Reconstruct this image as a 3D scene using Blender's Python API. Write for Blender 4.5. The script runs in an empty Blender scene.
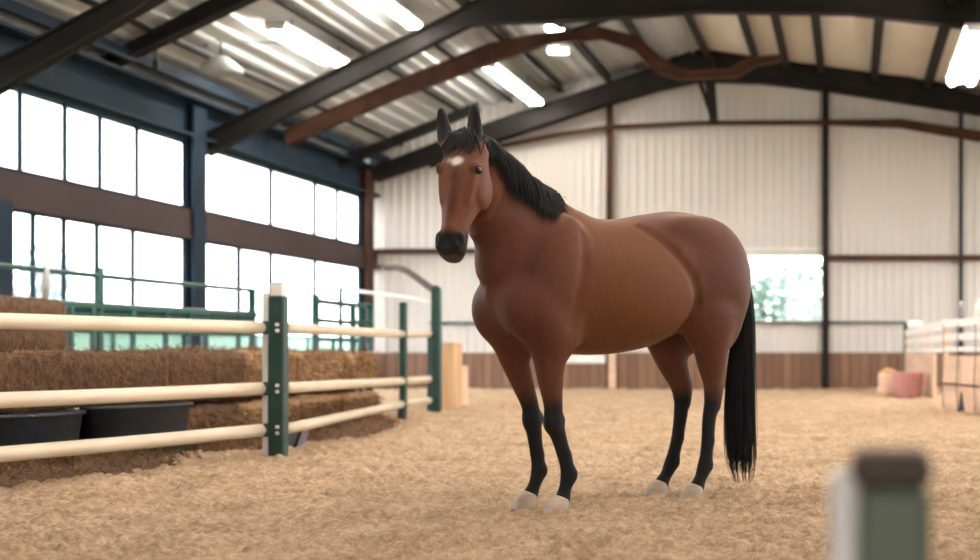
import bpy, math, random
import numpy as np
from mathutils import Vector, Matrix, noise

random.seed(7)
rng = np.random.default_rng(7)
SC = bpy.context.scene
COL = SC.collection
CAMZ = 0.88
F = 1400.0
PX, PY = 850.0, 350.0


def W(px, py, Y):
    """point of the place seen at a pixel of the photograph, at depth Y"""
    return ((px - PX) * Y / F, Y, CAMZ + (PY - py) * Y / F)


def ZX(px, py, Y):
    p = W(px, py, Y)
    return p[0], p[2]


# ------------------------------------------------------------------ materials
def new_mat(name):
    m = bpy.data.materials.new(name)
    m.use_nodes = True
    nt = m.node_tree
    b = nt.nodes['Principled BSDF']
    return m, nt, b


def N(nt, typ, **kw):
    n = nt.nodes.new(typ)
    for k, v in kw.items():
        if k in n.inputs:
            n.inputs[k].default_value = v
        else:
            setattr(n, k, v)
    return n


def coords(nt, scale=(1, 1, 1)):
    tc = nt.nodes.new('ShaderNodeTexCoord')
    mp = nt.nodes.new('ShaderNodeMapping')
    mp.inputs['Scale'].default_value = scale
    nt.links.new(tc.outputs['Object'], mp.inputs['Vector'])
    return mp.outputs['Vector']


def simple(name, c1, c2=None, rough=0.6, metal=0.0, scale=(4, 4, 4), bump=0.0, bscale=None, detail=5, spec=0.5, lo=.35, hi=.65):
    m, nt, b = new_mat(name)
    b.inputs['Roughness'].default_value = rough
    b.inputs['Metallic'].default_value = metal
    b.inputs['Specular IOR Level'].default_value = spec
    if c2 is None:
        c2 = tuple(x * .8 for x in c1)
    v = coords(nt, scale)
    n = N(nt, 'ShaderNodeTexNoise', Scale=1.0, Detail=detail)
    nt.links.new(v, n.inputs['Vector'])
    r = nt.nodes.new('ShaderNodeValToRGB')
    r.color_ramp.elements[0].position = lo
    r.color_ramp.elements[1].position = hi
    r.color_ramp.elements[0].color = (*c2, 1)
    r.color_ramp.elements[1].color = (*c1, 1)
    nt.links.new(n.outputs['Fac'], r.inputs['Fac'])
    nt.links.new(r.outputs['Color'], b.inputs['Base Color'])
    if bump:
        v2 = coords(nt, bscale or tuple(s * 4 for s in scale))
        n2 = N(nt, 'ShaderNodeTexNoise', Scale=1.0, Detail=4)
        nt.links.new(v2, n2.inputs['Vector'])
        bp = N(nt, 'ShaderNodeBump', Strength=bump, Distance=0.02)
        nt.links.new(n2.outputs['Fac'], bp.inputs['Height'])
        nt.links.new(bp.outputs['Normal'], b.inputs['Normal'])
    return m


M = {}
M['steel'] = simple('dark painted steel', (.014, .011, .010), (.009, .0075, .007), .7, 0, (2, 2, 2), spec=.25)
M['bluesteel'] = simple('blue grey steel', (.012, .026, .044), (.008, .018, .031), .7, 0, (2, 2, 2), spec=.18)
M['rust'] = simple('brown red oxide steel', (.078, .032, .018), (.042, .018, .011), .7, 0, (3, 3, 3), spec=.2)
M['beamband'] = simple('brown clad beam', (.055, .036, .035), (.042, .029, .028), .7, 0, (.6, .9, 2), spec=.25)
M['clad'] = simple('cream wall cladding', (.63, .60, .57), (.59, .56, .53), .5, 0, (.3, .3, .3))
M['roofsheet'] = simple('zinc roof sheet', (.53, .55, .55), (.42, .445, .45), .4, .25, (.25, .5, .25))
M['insul'] = simple('white roof lining', (.70, .67, .62), (.62, .59, .54), .75, 0, (.5, .5, .5), .15, (2, 2, 2))
M['greenpipe'] = simple('dark green paint', (.005, .075, .062), (.004, .05, .042), .4, 0, (6, 6, 6))
M['greenpost'] = simple('bottle green paint', (.010, .052, .042), (.006, .034, .028), .45, 0, (5, 5, 5))
M['cream'] = simple('cream plastic rail', (.63, .535, .40), (.56, .47, .34), .35, 0, (2, 2, 2))
M['white'] = simple('white paint', (.82, .80, .77), (.72, .70, .67), .5, 0, (3, 3, 3))
M['chrome'] = simple('bright bolt metal', (.75, .75, .75), (.6, .6, .6), .25, .8)
M['tub'] = simple('blue black rubber', (.016, .024, .032), (.010, .015, .02), .5, 0, (5, 5, 5), .2)
M['greyrub'] = simple('grey plastic', (.20, .21, .24), (.14, .15, .17), .55, 0, (6, 6, 6))
M['blackrub'] = simple('black rubber', (.012, .012, .014), (.008, .008, .01), .6, 0, (6, 6, 6))
M['ply'] = simple('pale plywood', (.74, .52, .38), (.62, .42, .29), .6, 0, (1.2, 1.2, 6))
M['timber'] = simple('light timber', (.62, .40, .22), (.50, .30, .15), .6, 0, (8, 8, .8))
M['pink'] = simple('dusty pink plastic', (.55, .26, .24), (.46, .20, .19), .5, 0, (4, 4, 4))
M['yellow'] = simple('faded yellow sack', (.62, .40, .18), (.5, .3, .12), .8, 0, (6, 6, 6), .3)
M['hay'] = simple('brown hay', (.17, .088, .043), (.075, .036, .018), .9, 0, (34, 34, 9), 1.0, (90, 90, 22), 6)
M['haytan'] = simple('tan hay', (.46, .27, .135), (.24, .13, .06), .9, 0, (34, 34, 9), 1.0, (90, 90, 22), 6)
M['straw'] = simple('loose straw', (.32, .185, .088), (.14, .074, .034), .8, 0, (14, 14, 14), spec=.2)
M['capbrown'] = simple('brown post cap', (.060, .032, .022), (.04, .022, .016), .6)
M['sage'] = simple('grey green post', (.125, .15, .105), (.105, .128, .09), .6)
M['plastic'] = simple('cloudy grey plastic', (.50, .50, .49), (.36, .36, .36), .3, 0, (12, 5, 5))
M['lawn'] = simple('lawn', (.07, .115, .07), (.05, .085, .05), .9, 0, (.1, .1, .1))
M['leafage'] = simple('pale outdoor leaves', (.27, .36, .29), (.18, .27, .2), .8, 0, (1.5, 1.5, 1.5))
M['haze'] = simple('outdoor leaves with painted haze', (.60, .66, .66), (.48, .56, .56), .8, 0, (1.5, 1.5, 1.5))  # leaf colour lightened to paint in distance haze
M['screen'] = simple('pale green screen cloth', (.46, .74, .60), (.42, .68, .55), .8, 0, (.3, .3, .3))
M['bark'] = simple('bark', (.15, .10, .07), (.09, .06, .04), .9)
M['hoof'] = simple('pale hoof horn', (.46, .36, .28), (.36, .27, .20), .5, 0, (10, 10, 40))
M['hair'] = simple('black horse hair', (.010, .0095, .0105), (.006, .006, .007), .55, 0, (30, 30, 3), spec=.25)
M['eye'] = simple('dark brown eye', (.012, .007, .005), (.005, .004, .004), .06, 0)
M['concrete'] = simple('pale concrete', (.5, .48, .45), (.4, .38, .36), .8)
M['cable'] = simple('dark cable', (.02, .02, .02), (.012, .012, .012), .5)


def emission(name, col, s):
    m, nt, b = new_mat(name)
    b.inputs['Base Color'].default_value = (.8, .8, .8, 1)
    b.inputs['Emission Color'].default_value = (*col, 1)
    b.inputs['Emission Strength'].default_value = s
    return m


M['brighttube'] = emission('bright fluorescent tube', (1, .93, .84), 8.5)
M['tube'] = emission('lit fluorescent tube', (1, .94, .86), 5.8)


def glass(name):
    m = bpy.data.materials.new(name)
    m.use_nodes = True
    nt = m.node_tree
    nt.nodes.clear()
    o = nt.nodes.new('ShaderNodeOutputMaterial')
    t = N(nt, 'ShaderNodeBsdfTransparent', Color=(.95, .97, .97, 1))
    g = N(nt, 'ShaderNodeBsdfGlossy', Color=(1, 1, 1, 1), Roughness=.03)
    mx = nt.nodes.new('ShaderNodeMixShader')
    mx.inputs[0].default_value = .04
    nt.links.new(t.outputs[0], mx.inputs[1])
    nt.links.new(g.outputs[0], mx.inputs[2])
    nt.links.new(mx.outputs[0], o.inputs[0])
    return m


M['glass'] = glass('window glass')


def plank_mat():
    m, nt, b = new_mat('brown plank boarding')
    b.inputs['Roughness'].default_value = .6
    v = coords(nt, (1, 1, 1))
    br = nt.nodes.new('ShaderNodeTexBrick')
    br.inputs['Scale'].default_value = 1
    br.inputs['Mortar Size'].default_value = .012
    br.inputs['Brick Width'].default_value = 3.0
    br.inputs['Row Height'].default_value = .22
    br.inputs['Color1'].default_value = (.24, .105, .055, 1)
    br.inputs['Color2'].default_value = (.16, .068, .036, 1)
    br.inputs['Mortar'].default_value = (.05, .025, .015, 1)
    sep = nt.nodes.new('ShaderNodeSeparateXYZ')
    cmb = nt.nodes.new('ShaderNodeCombineXYZ')
    nt.links.new(v, sep.inputs[0])
    nt.links.new(sep.outputs['Z'], cmb.inputs['X'])
    nt.links.new(sep.outputs['X'], cmb.inputs['Y'])
    nt.links.new(cmb.outputs[0], br.inputs['Vector'])
    n = N(nt, 'ShaderNodeTexNoise', Scale=1.0, Detail=6)
    v2 = coords(nt, (14, 14, 1.2))
    nt.links.new(v2, n.inputs['Vector'])
    mx = N(nt, 'ShaderNodeMix', data_type='RGBA', blend_type='MULTIPLY')
    mx.inputs[0].default_value = .6
    nt.links.new(br.outputs['Color'], mx.inputs[6])
    nt.links.new(n.outputs['Fac'], mx.inputs[7])
    g = N(nt, 'ShaderNodeGamma', Gamma=.8)
    nt.links.new(mx.outputs[2], g.inputs[0])
    nt.links.new(g.outputs[0], b.inputs['Base Color'])
    return m


M['plank'] = plank_mat()


def sand_mat():
    m, nt, b = new_mat('riding arena sand')
    b.inputs['Roughness'].default_value = .95
    b.inputs['Specular IOR Level'].default_value = .15
    v = coords(nt, (1, 1, 1))
    n1 = N(nt, 'ShaderNodeTexNoise', Scale=2.2, Detail=8, Roughness=.65)
    n2 = N(nt, 'ShaderNodeTexNoise', Scale=24, Detail=7, Roughness=.72)
    n3 = N(nt, 'ShaderNodeTexNoise', Scale=160, Detail=3, Roughness=.7)
    for n in (n1, n2, n3):
        nt.links.new(v, n.inputs['Vector'])
    r = nt.nodes.new('ShaderNodeValToRGB')
    r.color_ramp.elements[0].position = .37
    r.color_ramp.elements[1].position = .60
    r.color_ramp.elements[0].color = (.36, .235, .135, 1)  # dips darkened in colour to stand in for shade between clods
    r.color_ramp.elements[1].color = (.76, .55, .365, 1)
    a = N(nt, 'ShaderNodeMath', operation='MULTIPLY_ADD')
    a.inputs[1].default_value = .35
    nt.links.new(n1.outputs['Fac'], a.inputs[0])
    a2 = N(nt, 'ShaderNodeMath', operation='MULTIPLY')
    a2.inputs[1].default_value = .65
    nt.links.new(n2.outputs['Fac'], a2.inputs[0])
    nt.links.new(a2.outputs[0], a.inputs[2])
    nt.links.new(a.outputs[0], r.inputs['Fac'])
    nt.links.new(r.outputs['Color'], b.inputs['Base Color'])
    ad = N(nt, 'ShaderNodeMath', operation='MULTIPLY_ADD')
    ad.inputs[1].default_value = .4
    nt.links.new(n3.outputs['Fac'], ad.inputs[0])
    nt.links.new(n2.outputs['Fac'], ad.inputs[2])
    bp = N(nt, 'ShaderNodeBump', Strength=1.0, Distance=.035)
    nt.links.new(ad.outputs[0], bp.inputs['Height'])
    nt.links.new(bp.outputs['Normal'], b.inputs['Normal'])
    return m


M['sand'] = sand_mat()


def coat_mat():
    m, nt, b = new_mat('bay horse coat')
    b.inputs['Roughness'].default_value = .6
    b.inputs['Specular IOR Level'].default_value = .2
    b.inputs['Sheen Weight'].default_value = .04
    b.inputs['Sheen Roughness'].default_value = .4
    b.inputs['Sheen Tint'].default_value = (1, .75, .5, 1)
    at = nt.nodes.new('ShaderNodeAttribute')
    at.attribute_name = 'coat'
    v = coords(nt, (60, 60, 18))
    n = N(nt, 'ShaderNodeTexNoise', Scale=1.0, Detail=4)
    nt.links.new(v, n.inputs['Vector'])
    mr = N(nt, 'ShaderNodeMapRange')
    mr.inputs['To Min'].default_value = .78
    mr.inputs['To Max'].default_value = 1.2
    nt.links.new(n.outputs['Fac'], mr.inputs['Value'])
    mx = N(nt, 'ShaderNodeMix', data_type='RGBA', blend_type='MULTIPLY')
    mx.inputs[0].default_value = 1
    nt.links.new(at.outputs['Color'], mx.inputs[6])
    nt.links.new(mr.outputs[0], mx.inputs[7])
    nt.links.new(mx.outputs[2], b.inputs['Base Color'])
    v2 = coords(nt, (260, 260, 60))
    n2 = N(nt, 'ShaderNodeTexNoise', Scale=1.0, Detail=2)
    nt.links.new(v2, n2.inputs['Vector'])
    bp = N(nt, 'ShaderNodeBump', Strength=.12, Distance=.004)
    nt.links.new(n2.outputs['Fac'], bp.inputs['Height'])
    nt.links.new(bp.outputs['Normal'], b.inputs['Normal'])
    return m


M['coat'] = coat_mat()


# ------------------------------------------------------------------ mesh helpers
class MB:
    def __init__(s):
        s.v, s.f = [], []

    def add(s, vs, fs):
        o = len(s.v)
        s.v += [tuple(p) for p in vs]
        s.f += [tuple(i + o for i in q) for q in fs]
        return s

    def box(s, c, d, rz=0.0, taper=1.0, ry=0.0, bev=0.0):
        x, y, z = d[0] / 2, d[1] / 2, d[2] / 2
        b = min(bev, x * .45, y * .45, z * .45)
        mt = Matrix.Rotation(rz, 3, 'Z') @ Matrix.Rotation(ry, 3, 'Y')
        vs = []
        if b <= 0:
            for sz in (-1, 1):
                k = 1 if sz < 0 else taper
                for sx, sy in ((-1, -1), (1, -1), (1, 1), (-1, 1)):
                    vs.append(Vector((sx * x * k, sy * y * k, sz * z)))
            fs = [(3, 2, 1, 0), (4, 5, 6, 7), (0, 1, 5, 4), (1, 2, 6, 5), (2, 3, 7, 6), (3, 0, 4, 7)]
        else:
            rings = [(-z, b), (-z + b, 0), (z - b, 0), (z, b)]
            for zz, ins in rings:
                k = taper if zz > 0 else 1
                X, Y = (x - ins) * k, (y - ins) * k
                bb = b if ins == 0 else b * .5
                for (sx, sy, a, c2) in ((-1, -1, bb, 0), (1, -1, -bb, 0), (1, -1, 0, bb), (1, 1, 0, -bb), (1, 1, -bb, 0), (-1, 1, bb, 0), (-1, 1, 0, -bb), (-1, -1, 0, bb)):
                    vs.append(Vector((sx * X + a, sy * Y + c2, zz)))
            fs = []
            for r in range(3):
                for i in range(8):
                    j = (i + 1) % 8
                    fs.append((r * 8 + i, r * 8 + j, r * 8 + 8 + j, r * 8 + 8 + i))
            fs.append(tuple(range(7, -1, -1)))
            fs.append(tuple(range(24, 32)))
        vs = [mt @ p + Vector(c) for p in vs]
        return s.add(vs, fs)

    def tube(s, pts, r, n=12, cap=True):
        pts = [Vector(p) for p in pts]
        k = len(pts)
        rs = r if isinstance(r, (list, tuple)) else [r] * k
        t0 = (pts[1] - pts[0]).normalized()
        up = Vector((0, 0, 1)) if abs(t0.z) < .9 else Vector((0, 1, 0))
        a = t0.cross(up).normalized()
        vs, fs = [], []
        for i, p in enumerate(pts):
            t = (pts[min(i + 1, k - 1)] - pts[max(i - 1, 0)]).normalized()
            a = (a - t * a.dot(t)).normalized()
            b = t.cross(a)
            for j in range(n):
                an = 2 * math.pi * j / n
                vs.append(p + (a * math.cos(an) + b * math.sin(an)) * rs[i])
        for i in range(k - 1):
            for j in range(n):
                j2 = (j + 1) % n
                fs.append((i * n + j, i * n + j2, (i + 1) * n + j2, (i + 1) * n + j))
        if cap:
            fs.append(tuple(range(n - 1, -1, -1)))
            fs.append(tuple((k - 1) * n + j for j in range(n)))
        return s.add(vs, fs)

    def lathe(s, prof, c, n=28, sx=1.0, sy=1.0, rz=0.0, closed=False):
        vs, fs = [], []
        k = len(prof)
        cr, sr = math.cos(rz), math.sin(rz)
        for (r, z) in prof:
            for j in range(n):
                an = 2 * math.pi * j / n
                x, y = r * sx * math.cos(an), r * sy * math.sin(an)
                vs.append((c[0] + x * cr - y * sr, c[1] + x * sr + y * cr, c[2] + z))
        for i in range(k - 1):
            for j in range(n):
                j2 = (j + 1) % n
                fs.append((i * n + j, i * n + j2, (i + 1) * n + j2, (i + 1) * n + j))
        fs.append(tuple(range(n - 1, -1, -1)))
        fs.append(tuple((k - 1) * n + j for j in range(n)))
        return s.add(vs, fs)

    def band(s, up, lo, y0, y1):
        """up/lo: lists of (x,z) of equal length, extruded from y0 to y1"""
        n = len(up)
        vs = []
        for y in (y0, y1):
            vs += [(x, y, z) for x, z in up]
            vs += [(x, y, z) for x, z in lo]
        fs = []
        for i in range(n - 1):
            fs.append((i, i + 1, n + i + 1, n + i))
            fs.append((2 * n + i + 1, 2 * n + i, 3 * n + i, 3 * n + i + 1))
            fs.append((i + 1, i, 2 * n + i, 2 * n + i + 1))
            fs.append((n + i, n + i + 1, 3 * n + i + 1, 3 * n + i))
        fs.append((0, n, 3 * n, 2 * n))
        fs.append((n - 1, 2 * n + n - 1, 4 * n - 1, 2 * n - 1))
        return s.add(vs, fs)

    def build(s, name, mat, parent=None, smooth=False, loc=None):
        me = bpy.data.meshes.new(name)
        off = Vector(loc) if loc else Vector((0, 0, 0))
        me.from_pydata([tuple(Vector(p) - off) for p in s.v] if loc else s.v, [], s.f)
        me.materials.append(mat)
        if smooth:
            me.polygons.foreach_set('use_smooth', [True] * len(me.polygons))
        me.update()
        o = bpy.data.objects.new(name, me)
        COL.objects.link(o)
        if loc:
            o.location = loc
        if parent:
            o.parent = parent
            # parts are written in world coordinates: take the parent's placing out again
            o.matrix_parent_inverse = Matrix.Translation(parent.location).inverted()
        return o


def tag(o, label=None, cat=None, group=None, kind=None):
    if label:
        o['label'] = label
    if cat:
        o['category'] = cat
    if group:
        o['group'] = group
    if kind:
        o['kind'] = kind
    return o


def empty(name, loc, label=None, cat=None, group=None, kind=None):
    o = bpy.data.objects.new(name, None)
    o.empty_display_size = .1
    COL.objects.link(o)
    o.location = loc
    return tag(o, label, cat, group, kind)


def struct(name, mb, mat, smooth=False, label=None):
    return tag(mb.build(name, mat, None, smooth), label, None, None, 'structure')


# ------------------------------------------------------------------ camera
cam = bpy.data.cameras.new('camera')
co = bpy.data.objects.new('camera', cam)
COL.objects.link(co)
co.location = (0, 0, CAMZ)
co.rotation_euler = (math.pi / 2, 0, 0)
cam.sensor_fit = 'HORIZONTAL'
cam.sensor_width = 36
cam.lens = F / 980 * 36
cam.shift_x = (490 - PX) / 980
cam.shift_y = (PY - 280) / 980
cam.clip_end = 400
cam.dof.use_dof = True
cam.dof.focus_distance = 7.6
cam.dof.aperture_fstop = 1.5
SC.camera = co

# ------------------------------------------------------------------ building shell
YB = 32.0      # back wall
YF = -8.0       # near end of the hall
XL = -10.9     # left wall
XR = 8.5
ROOF = [(-11.3, 5.08), (-9.0, 6.24), (-6.5, 7.0), (-3.3, 7.62), (2.95, 6.78), (8.9, 5.9)]


def roof_z(x):
    return float(np.interp(x, [p[0] for p in ROOF], [p[1] for p in ROOF]))


def ribs(x0, x1, pitch, depth):
    """trapezoid rib profile as (x, offset)"""
    out = []
    x = x0
    while x < x1:
        for a, d in ((0, 0), (.62, 0), (.70, depth), (.92, depth)):
            xx = x + a * pitch
            if xx < x1:
                out.append((xx, d))
        x += pitch
    out.append((x1, 0))
    return out


# roof: corrugated left slope, smooth lined right slope
mb = MB()
pr = ribs(-11.3, -3.3, .27, .045)
vs = [(x, y, roof_z(x) - d) for y in (YF, YB + .3) for x, d in pr]
n = len(pr)
mb.add(vs, [(i + 1, i, n + i, n + i + 1) for i in range(n - 1)])
vs = [(x, y, roof_z(x) + .08) for y in (YF, YB + .3) for x, d in pr]
mb.add(vs, [(i, i + 1, n + i + 1, n + i) for i in range(n - 1)])
ceil = struct('ceiling', mb, M['roofsheet'], label='ribbed grey metal roof sheets over the left half of the hall')
mb = MB()
xs = np.linspace(-3.3, 8.9, 24)
up = [(x, roof_z(x) + .1) for x in xs]
lo = [(x, roof_z(x)) for x in xs]
mb.band(up, lo, YF, YB + .3)
struct('ceiling_lining', mb, M['insul'], label='smooth cream lined roof slope on the right')

# back wall
BW = YB
WX0, WX1 = ZX(747, 0, BW)[0], ZX(826, 0, BW)[0]
WZ0, WZ1 = ZX(0, 322, BW)[1], ZX(0, 255, BW)[1]
mb = MB()


def clad_panel(mb, x0, x1, zb, zt):
    p = ribs(x0, x1, .205, .03)
    n = len(p)
    vs = [(x, BW - d, zb) for x, d in p] + [(x, BW - d, zt(x) if callable(zt) else zt) for x, d in p]
    mb.add(vs, [(i, i + 1, n + i + 1, n + i) for i in range(n - 1)])


clad_panel(mb, -11.0, WX0, .5, lambda x: roof_z(x) + .05)
clad_panel(mb, WX0, WX1, .5, WZ0)
clad_panel(mb, WX0, WX1, WZ1, lambda x: roof_z(x) + .05)
clad_panel(mb, WX1, 8.6, .5, lambda x: roof_z(x) + .05)
mb.box((-1.2, BW + .12, .3), (19.8, .1, .6))
struct('wall_back', mb, M['clad'], label='cream ribbed metal end wall')
mb = MB()
mb.box((-1.2, BW - .08, .4), (19.6, .07, .84))
struct('baseboard_back', mb, M['plank'], label='brown timber boarding along the foot of the end wall')
# window in the back wall
w = empty('window_1', ((WX0 + WX1) / 2, BW, WZ0), 'small bright window low in the cream end wall', None, None, 'structure')
mb = MB()
for (a, b_) in (((WX0, WZ0), (WX1, WZ0)), ((WX0, WZ1), (WX1, WZ1))):
    mb.box(((WX0 + WX1) / 2, BW - .03, a[1]), (WX1 - WX0, .1, .07))
for x in (WX0, WX1):
    mb.box((x, BW - .03, (WZ0 + WZ1) / 2), (.06, .1, WZ1 - WZ0))
mb.build('window_frame', M['white'], w)
mb = MB().box(((WX0 + WX1) / 2, BW + .02, (WZ0 + WZ1) / 2), (WX1 - WX0, .012, WZ1 - WZ0))
mb.build('glass', M['glass'], w)
# pale strip above window and sill line
mb = MB()
p0, p1 = ZX(620, 249, BW - .06), ZX(826, 249, BW - .06)
mb.box(((p0[0] + p1[0]) / 2, BW - .07, p0[1]), (p1[0] - p0[0], .06, .07))
struct('trim_1', mb, M['white'], label='pale horizontal strip above the small window')

# steel on the back wall
BY = BW - .14


def wall_bar(name, pts_up, pts_lo, mat, label, y=BY, th=.12):
    mb = MB()
    mb.band([ZX(*p, y) for p in pts_up], [ZX(*p, y) for p in pts_lo], y - th / 2, y + th / 2)
    return struct(name, mb, mat, label=label)


wall_bar('wall_column', [(606.5, 84), (612.5, 84)], [(606.5, 389), (612.5, 389)], M['rust'], 'thin brown steel post on the end wall above the horse back')
wall_bar('wall_column', [(822, 88), (829, 88)], [(822, 390), (829, 390)], M['steel'], 'dark steel post on the end wall beside the small window')
wall_bar('wall_column', [(959, 96), (963, 96)], [(959, 390), (963, 390)], M['bluesteel'], 'slim grey post on the end wall above the right stall', th=.08)
wall_bar('wall_column', [(1100, 120), (1107, 120)], [(1100, 390), (1107, 390)], M['steel'], 'dark steel post on the end wall outside the picture')
wall_bar('wall_beam', [(829, 255), (1200, 255)], [(829, 261), (1200, 261)], M['rust'], 'brown girt across the end wall right of the dark post', y=BY - .02)
wall_bar('wall_beam', [(371, 249), (606, 248)], [(371, 254), (606, 253)], M['rust'], 'brown girt across the left of the end wall')
wall_bar('wall_beam', [(430, 322), (905, 321.5)], [(430, 324.5), (905, 323.5)], M['bluesteel'], 'thin dark rail low across the end wall', th=.06)
wall_bar('wall_beam', [(430, 163), (490, 146), (560, 132), (612, 125), (700, 121), (826, 120), (900, 119), (980, 131), (1100, 150)],
         [(430, 168), (490, 150.5), (560, 136.5), (612, 129), (700, 125), (826, 125), (900, 128), (980, 142), (1100, 162)], M['rust'],
         'thin brown tie beam arching across the end wall', y=BY - .1, th=.1)
# pale block hung low under the belly line
mb = MB()
mb.box((*ZX(584, 0, BW - .2)[:1], BW - .16, ZX(0, 359, BW)[1]), (.95, .06, .2), bev=.02)
struct('trim_2', mb, M['white'], label='white board fixed on the brown boarding of the end wall')
mb = MB()
mb.box((*ZX(612, 0, BW - .2)[:1], BW - .17, .42), (.16, .08, .84))
struct('trim_3', mb, M['ply'], label='pale batten on the brown boarding of the end wall')

# king post bracket under the ridge
mb = MB()
mb.band([ZX(703, 60, 31.3), ZX(714, 60, 31.3)], [ZX(710, 124, 31.3), ZX(718, 124, 31.3)], 31.2, 31.36)
mb.band([ZX(697, 80, 31.3), ZX(702, 80, 31.3)], [ZX(711, 121, 31.3), ZX(715, 121, 31.3)], 31.22, 31.34)
struct('roof_column', mb, M['steel'], label='dark bracket hanging below the roof ridge at the end wall')


# rafters: web with flanges
def rafter(up, lo, Y, mat, label, th=.09, fl=.24, ft=.035, name='roof_beam'):
    U = [ZX(*p, Y) for p in up]
    L = [ZX(*p, Y) for p in lo]
    mb = MB()
    mb.band(U, L, Y - th / 2, Y + th / 2)
    mb.band(U, [(x, z - ft) for x, z in U], Y - fl / 2, Y + fl / 2)
    mb.band([(x, z + ft) for x, z in L], L, Y - fl / 2, Y + fl / 2)
    return struct(name, mb, mat, label=label)


def roof_line(Y, x0, x1, k, dz):
    """pixels of a line dz below the roof at depth Y"""
    out = []
    for x in np.linspace(x0, x1, k):
        z = roof_z(x) - dz
        out.append((PX + x * F / Y, PY - (z - CAMZ) * F / Y))
    return out


rafter([(-40, 84), (0, 62), (115, 0), (230, -62)] + roof_line(17.3, -5.6, 8.4, 9, .12),
       [(-40, 114), (0, 91), (160, 0), (262, -55)] + roof_line(17.3, -5.3, 8.4, 9, .5), 17.3, M['steel'],
       'nearest dark rafter rising out of the top left corner')
rafter([(96, 63), (215, 0), (300, -46)] + roof_line(20.5, -6.2, 8.4, 9, .12),
       [(100, 74), (252, 0), (325, -34)] + roof_line(20.5, -6.0, 8.4, 9, .5), 20.5, M['steel'],
       'second dark rafter from the top left corner')
rafter([(203, 136), (290, 93), (350, 63), (455, 13), (478, 0), (520, -10), (600, -12), (700, -14), (850, -10), (980, -2), (1150, 22), (1330, 52)],
       [(209, 156), (290, 115), (350, 86), (470, 26), (500, 24), (540, 23), (600, 20), (700, 13), (850, 15), (980, 30), (1150, 58), (1330, 90)],
       23.8, M['rust'] if False else M['steel'], 'long dark rafter from the window column crossing the top of the hall')
rafter([(284, 130), (400, 80), (490, 44), (540, 34), (600, 27), (640, 38), (662, 58), (680, 69), (692, 71), (730, 69), (748, 58), (780, 55)],
       [(288, 146), (400, 97), (500, 60), (545, 46), (600, 39), (634, 50), (655, 72), (678, 80), (692, 80), (736, 78), (756, 66), (780, 62)],
       26.5, M['rust'], 'brown curved tie beam behind the long dark rafter', fl=.2)
rafter([(338, 158), (430, 122), (478, 102)], [(341, 168), (430, 132), (480, 111)], 29.9, M['steel'], 'short dark brace from the eave behind the horse ears', fl=.16, ft=.03)
rafter([(374, 168), (480, 127), (600, 87), (660, 66), (700, 50), (755, 57), (820, 61), (900, 76), (980, 97), (1150, 140), (1230, 160)],
       [(376, 181), (500, 140), (610, 104), (660, 90), (700, 81), (760, 83), (830, 91), (900, 102), (980, 115), (1150, 160), (1230, 182)], 31.55, M['steel'],
       'deep dark rafter along the top of the cream end wall', th=.3, fl=.4)
# diagonal strut between long rafter and brown tie
mb = MB()
mb.tube([W(572, 31, 25.2), W(600, 22, 24.9), W(625, 12, 24.2)], .05, 8)
struct('roof_beam', mb, M['steel'], label='short dark strut between the brown tie and the long rafter')

# purlins along the hall
for x in (-10.2, -8.75, -7.7, -6.6, -5.5, -4.35, -3.2, -2.1, -1.45, -.68, .5, 1.7, 3.0, 4.3, 5.6, 7.0):
    thin = x < -7
    wd, ht = (.06, .07) if thin else (.10, .17)
    mb = MB()
    zc = roof_z(x) - .05 - ht / 2
    mb.box((x, (12 + YB) / 2, zc), (wd, YB - 12 - .3, ht))
    mb.box((x + wd * .5, (12 + YB) / 2, zc - ht / 2), (wd * 1.6, YB - 12 - .3, .02))
    tag(struct('roof_purlin', mb, M['steel']), 'dark purlin running lengthwise under the pale roof', None, 'purlins under the roof')

# left wall: eave, beam, columns, sill, windows
Y0, Y1 = YF, YB
mb = MB()
mb.box((XL - .12, (Y0 + Y1) / 2, 4.72), (.25, Y1 - Y0, .8))
mb.box((XL + .05, (Y0 + Y1) / 2, 4.40), (.24, Y1 - Y0, .06))
mb.box((XL + .12, (Y0 + Y1) / 2, 4.98), (.34, Y1 - Y0, .05))
mb.box((XL + .35, (Y0 + Y1) / 2, 5.2), (.10, Y1 - Y0, .16))
struct('wall_left', mb, M['bluesteel'], label='dark blue grey eave beam above the left windows')
mb = MB()
mb.box((XL - .1, (Y0 + Y1) / 2, .28), (.2, Y1 - Y0, .56))
struct('baseboard_left', mb, M['concrete'], label='low wall below the left windows')
mb = MB()
mb.box((XL - .02, (Y0 + Y1) / 2, 2.96), (.26, Y1 - Y0, .43))
mb.box((XL + .12, (Y0 + Y1) / 2, 2.73), (.06, Y1 - Y0, .05))
struct('wall_beam', mb, M['beamband'], label='wide brown band between the upper and lower left windows')
colY = [(10.5, 'left outside column'), (17.95, 'dark blue column at the left edge of the picture'), (23.3, 'dark column between the two window bays on the left'), (31.35, 'dark column in the far left corner')]
for i, (y, lb) in enumerate(colY):
    mb = MB()
    d = (.5, .5, .44, .5)[i]
    if i == 1:
        y = 17.72
    if i == 2:
        y = 23.14
    ht_ = 2.78 if i == 1 else 4.9
    mb.box((XL + .0, y, ht_ / 2), (.05, d, ht_))
    mb.box((XL + .07, y, ht_ / 2), (.12, .07, ht_))
    mb.box((XL + .14, y, ht_ / 2), (.05, d, ht_))
    struct('wall_column', mb, M['rust'] if i == 3 else M['bluesteel'], label=lb)


def ymul(px):
    return -XL * F / (PX - px)


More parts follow.
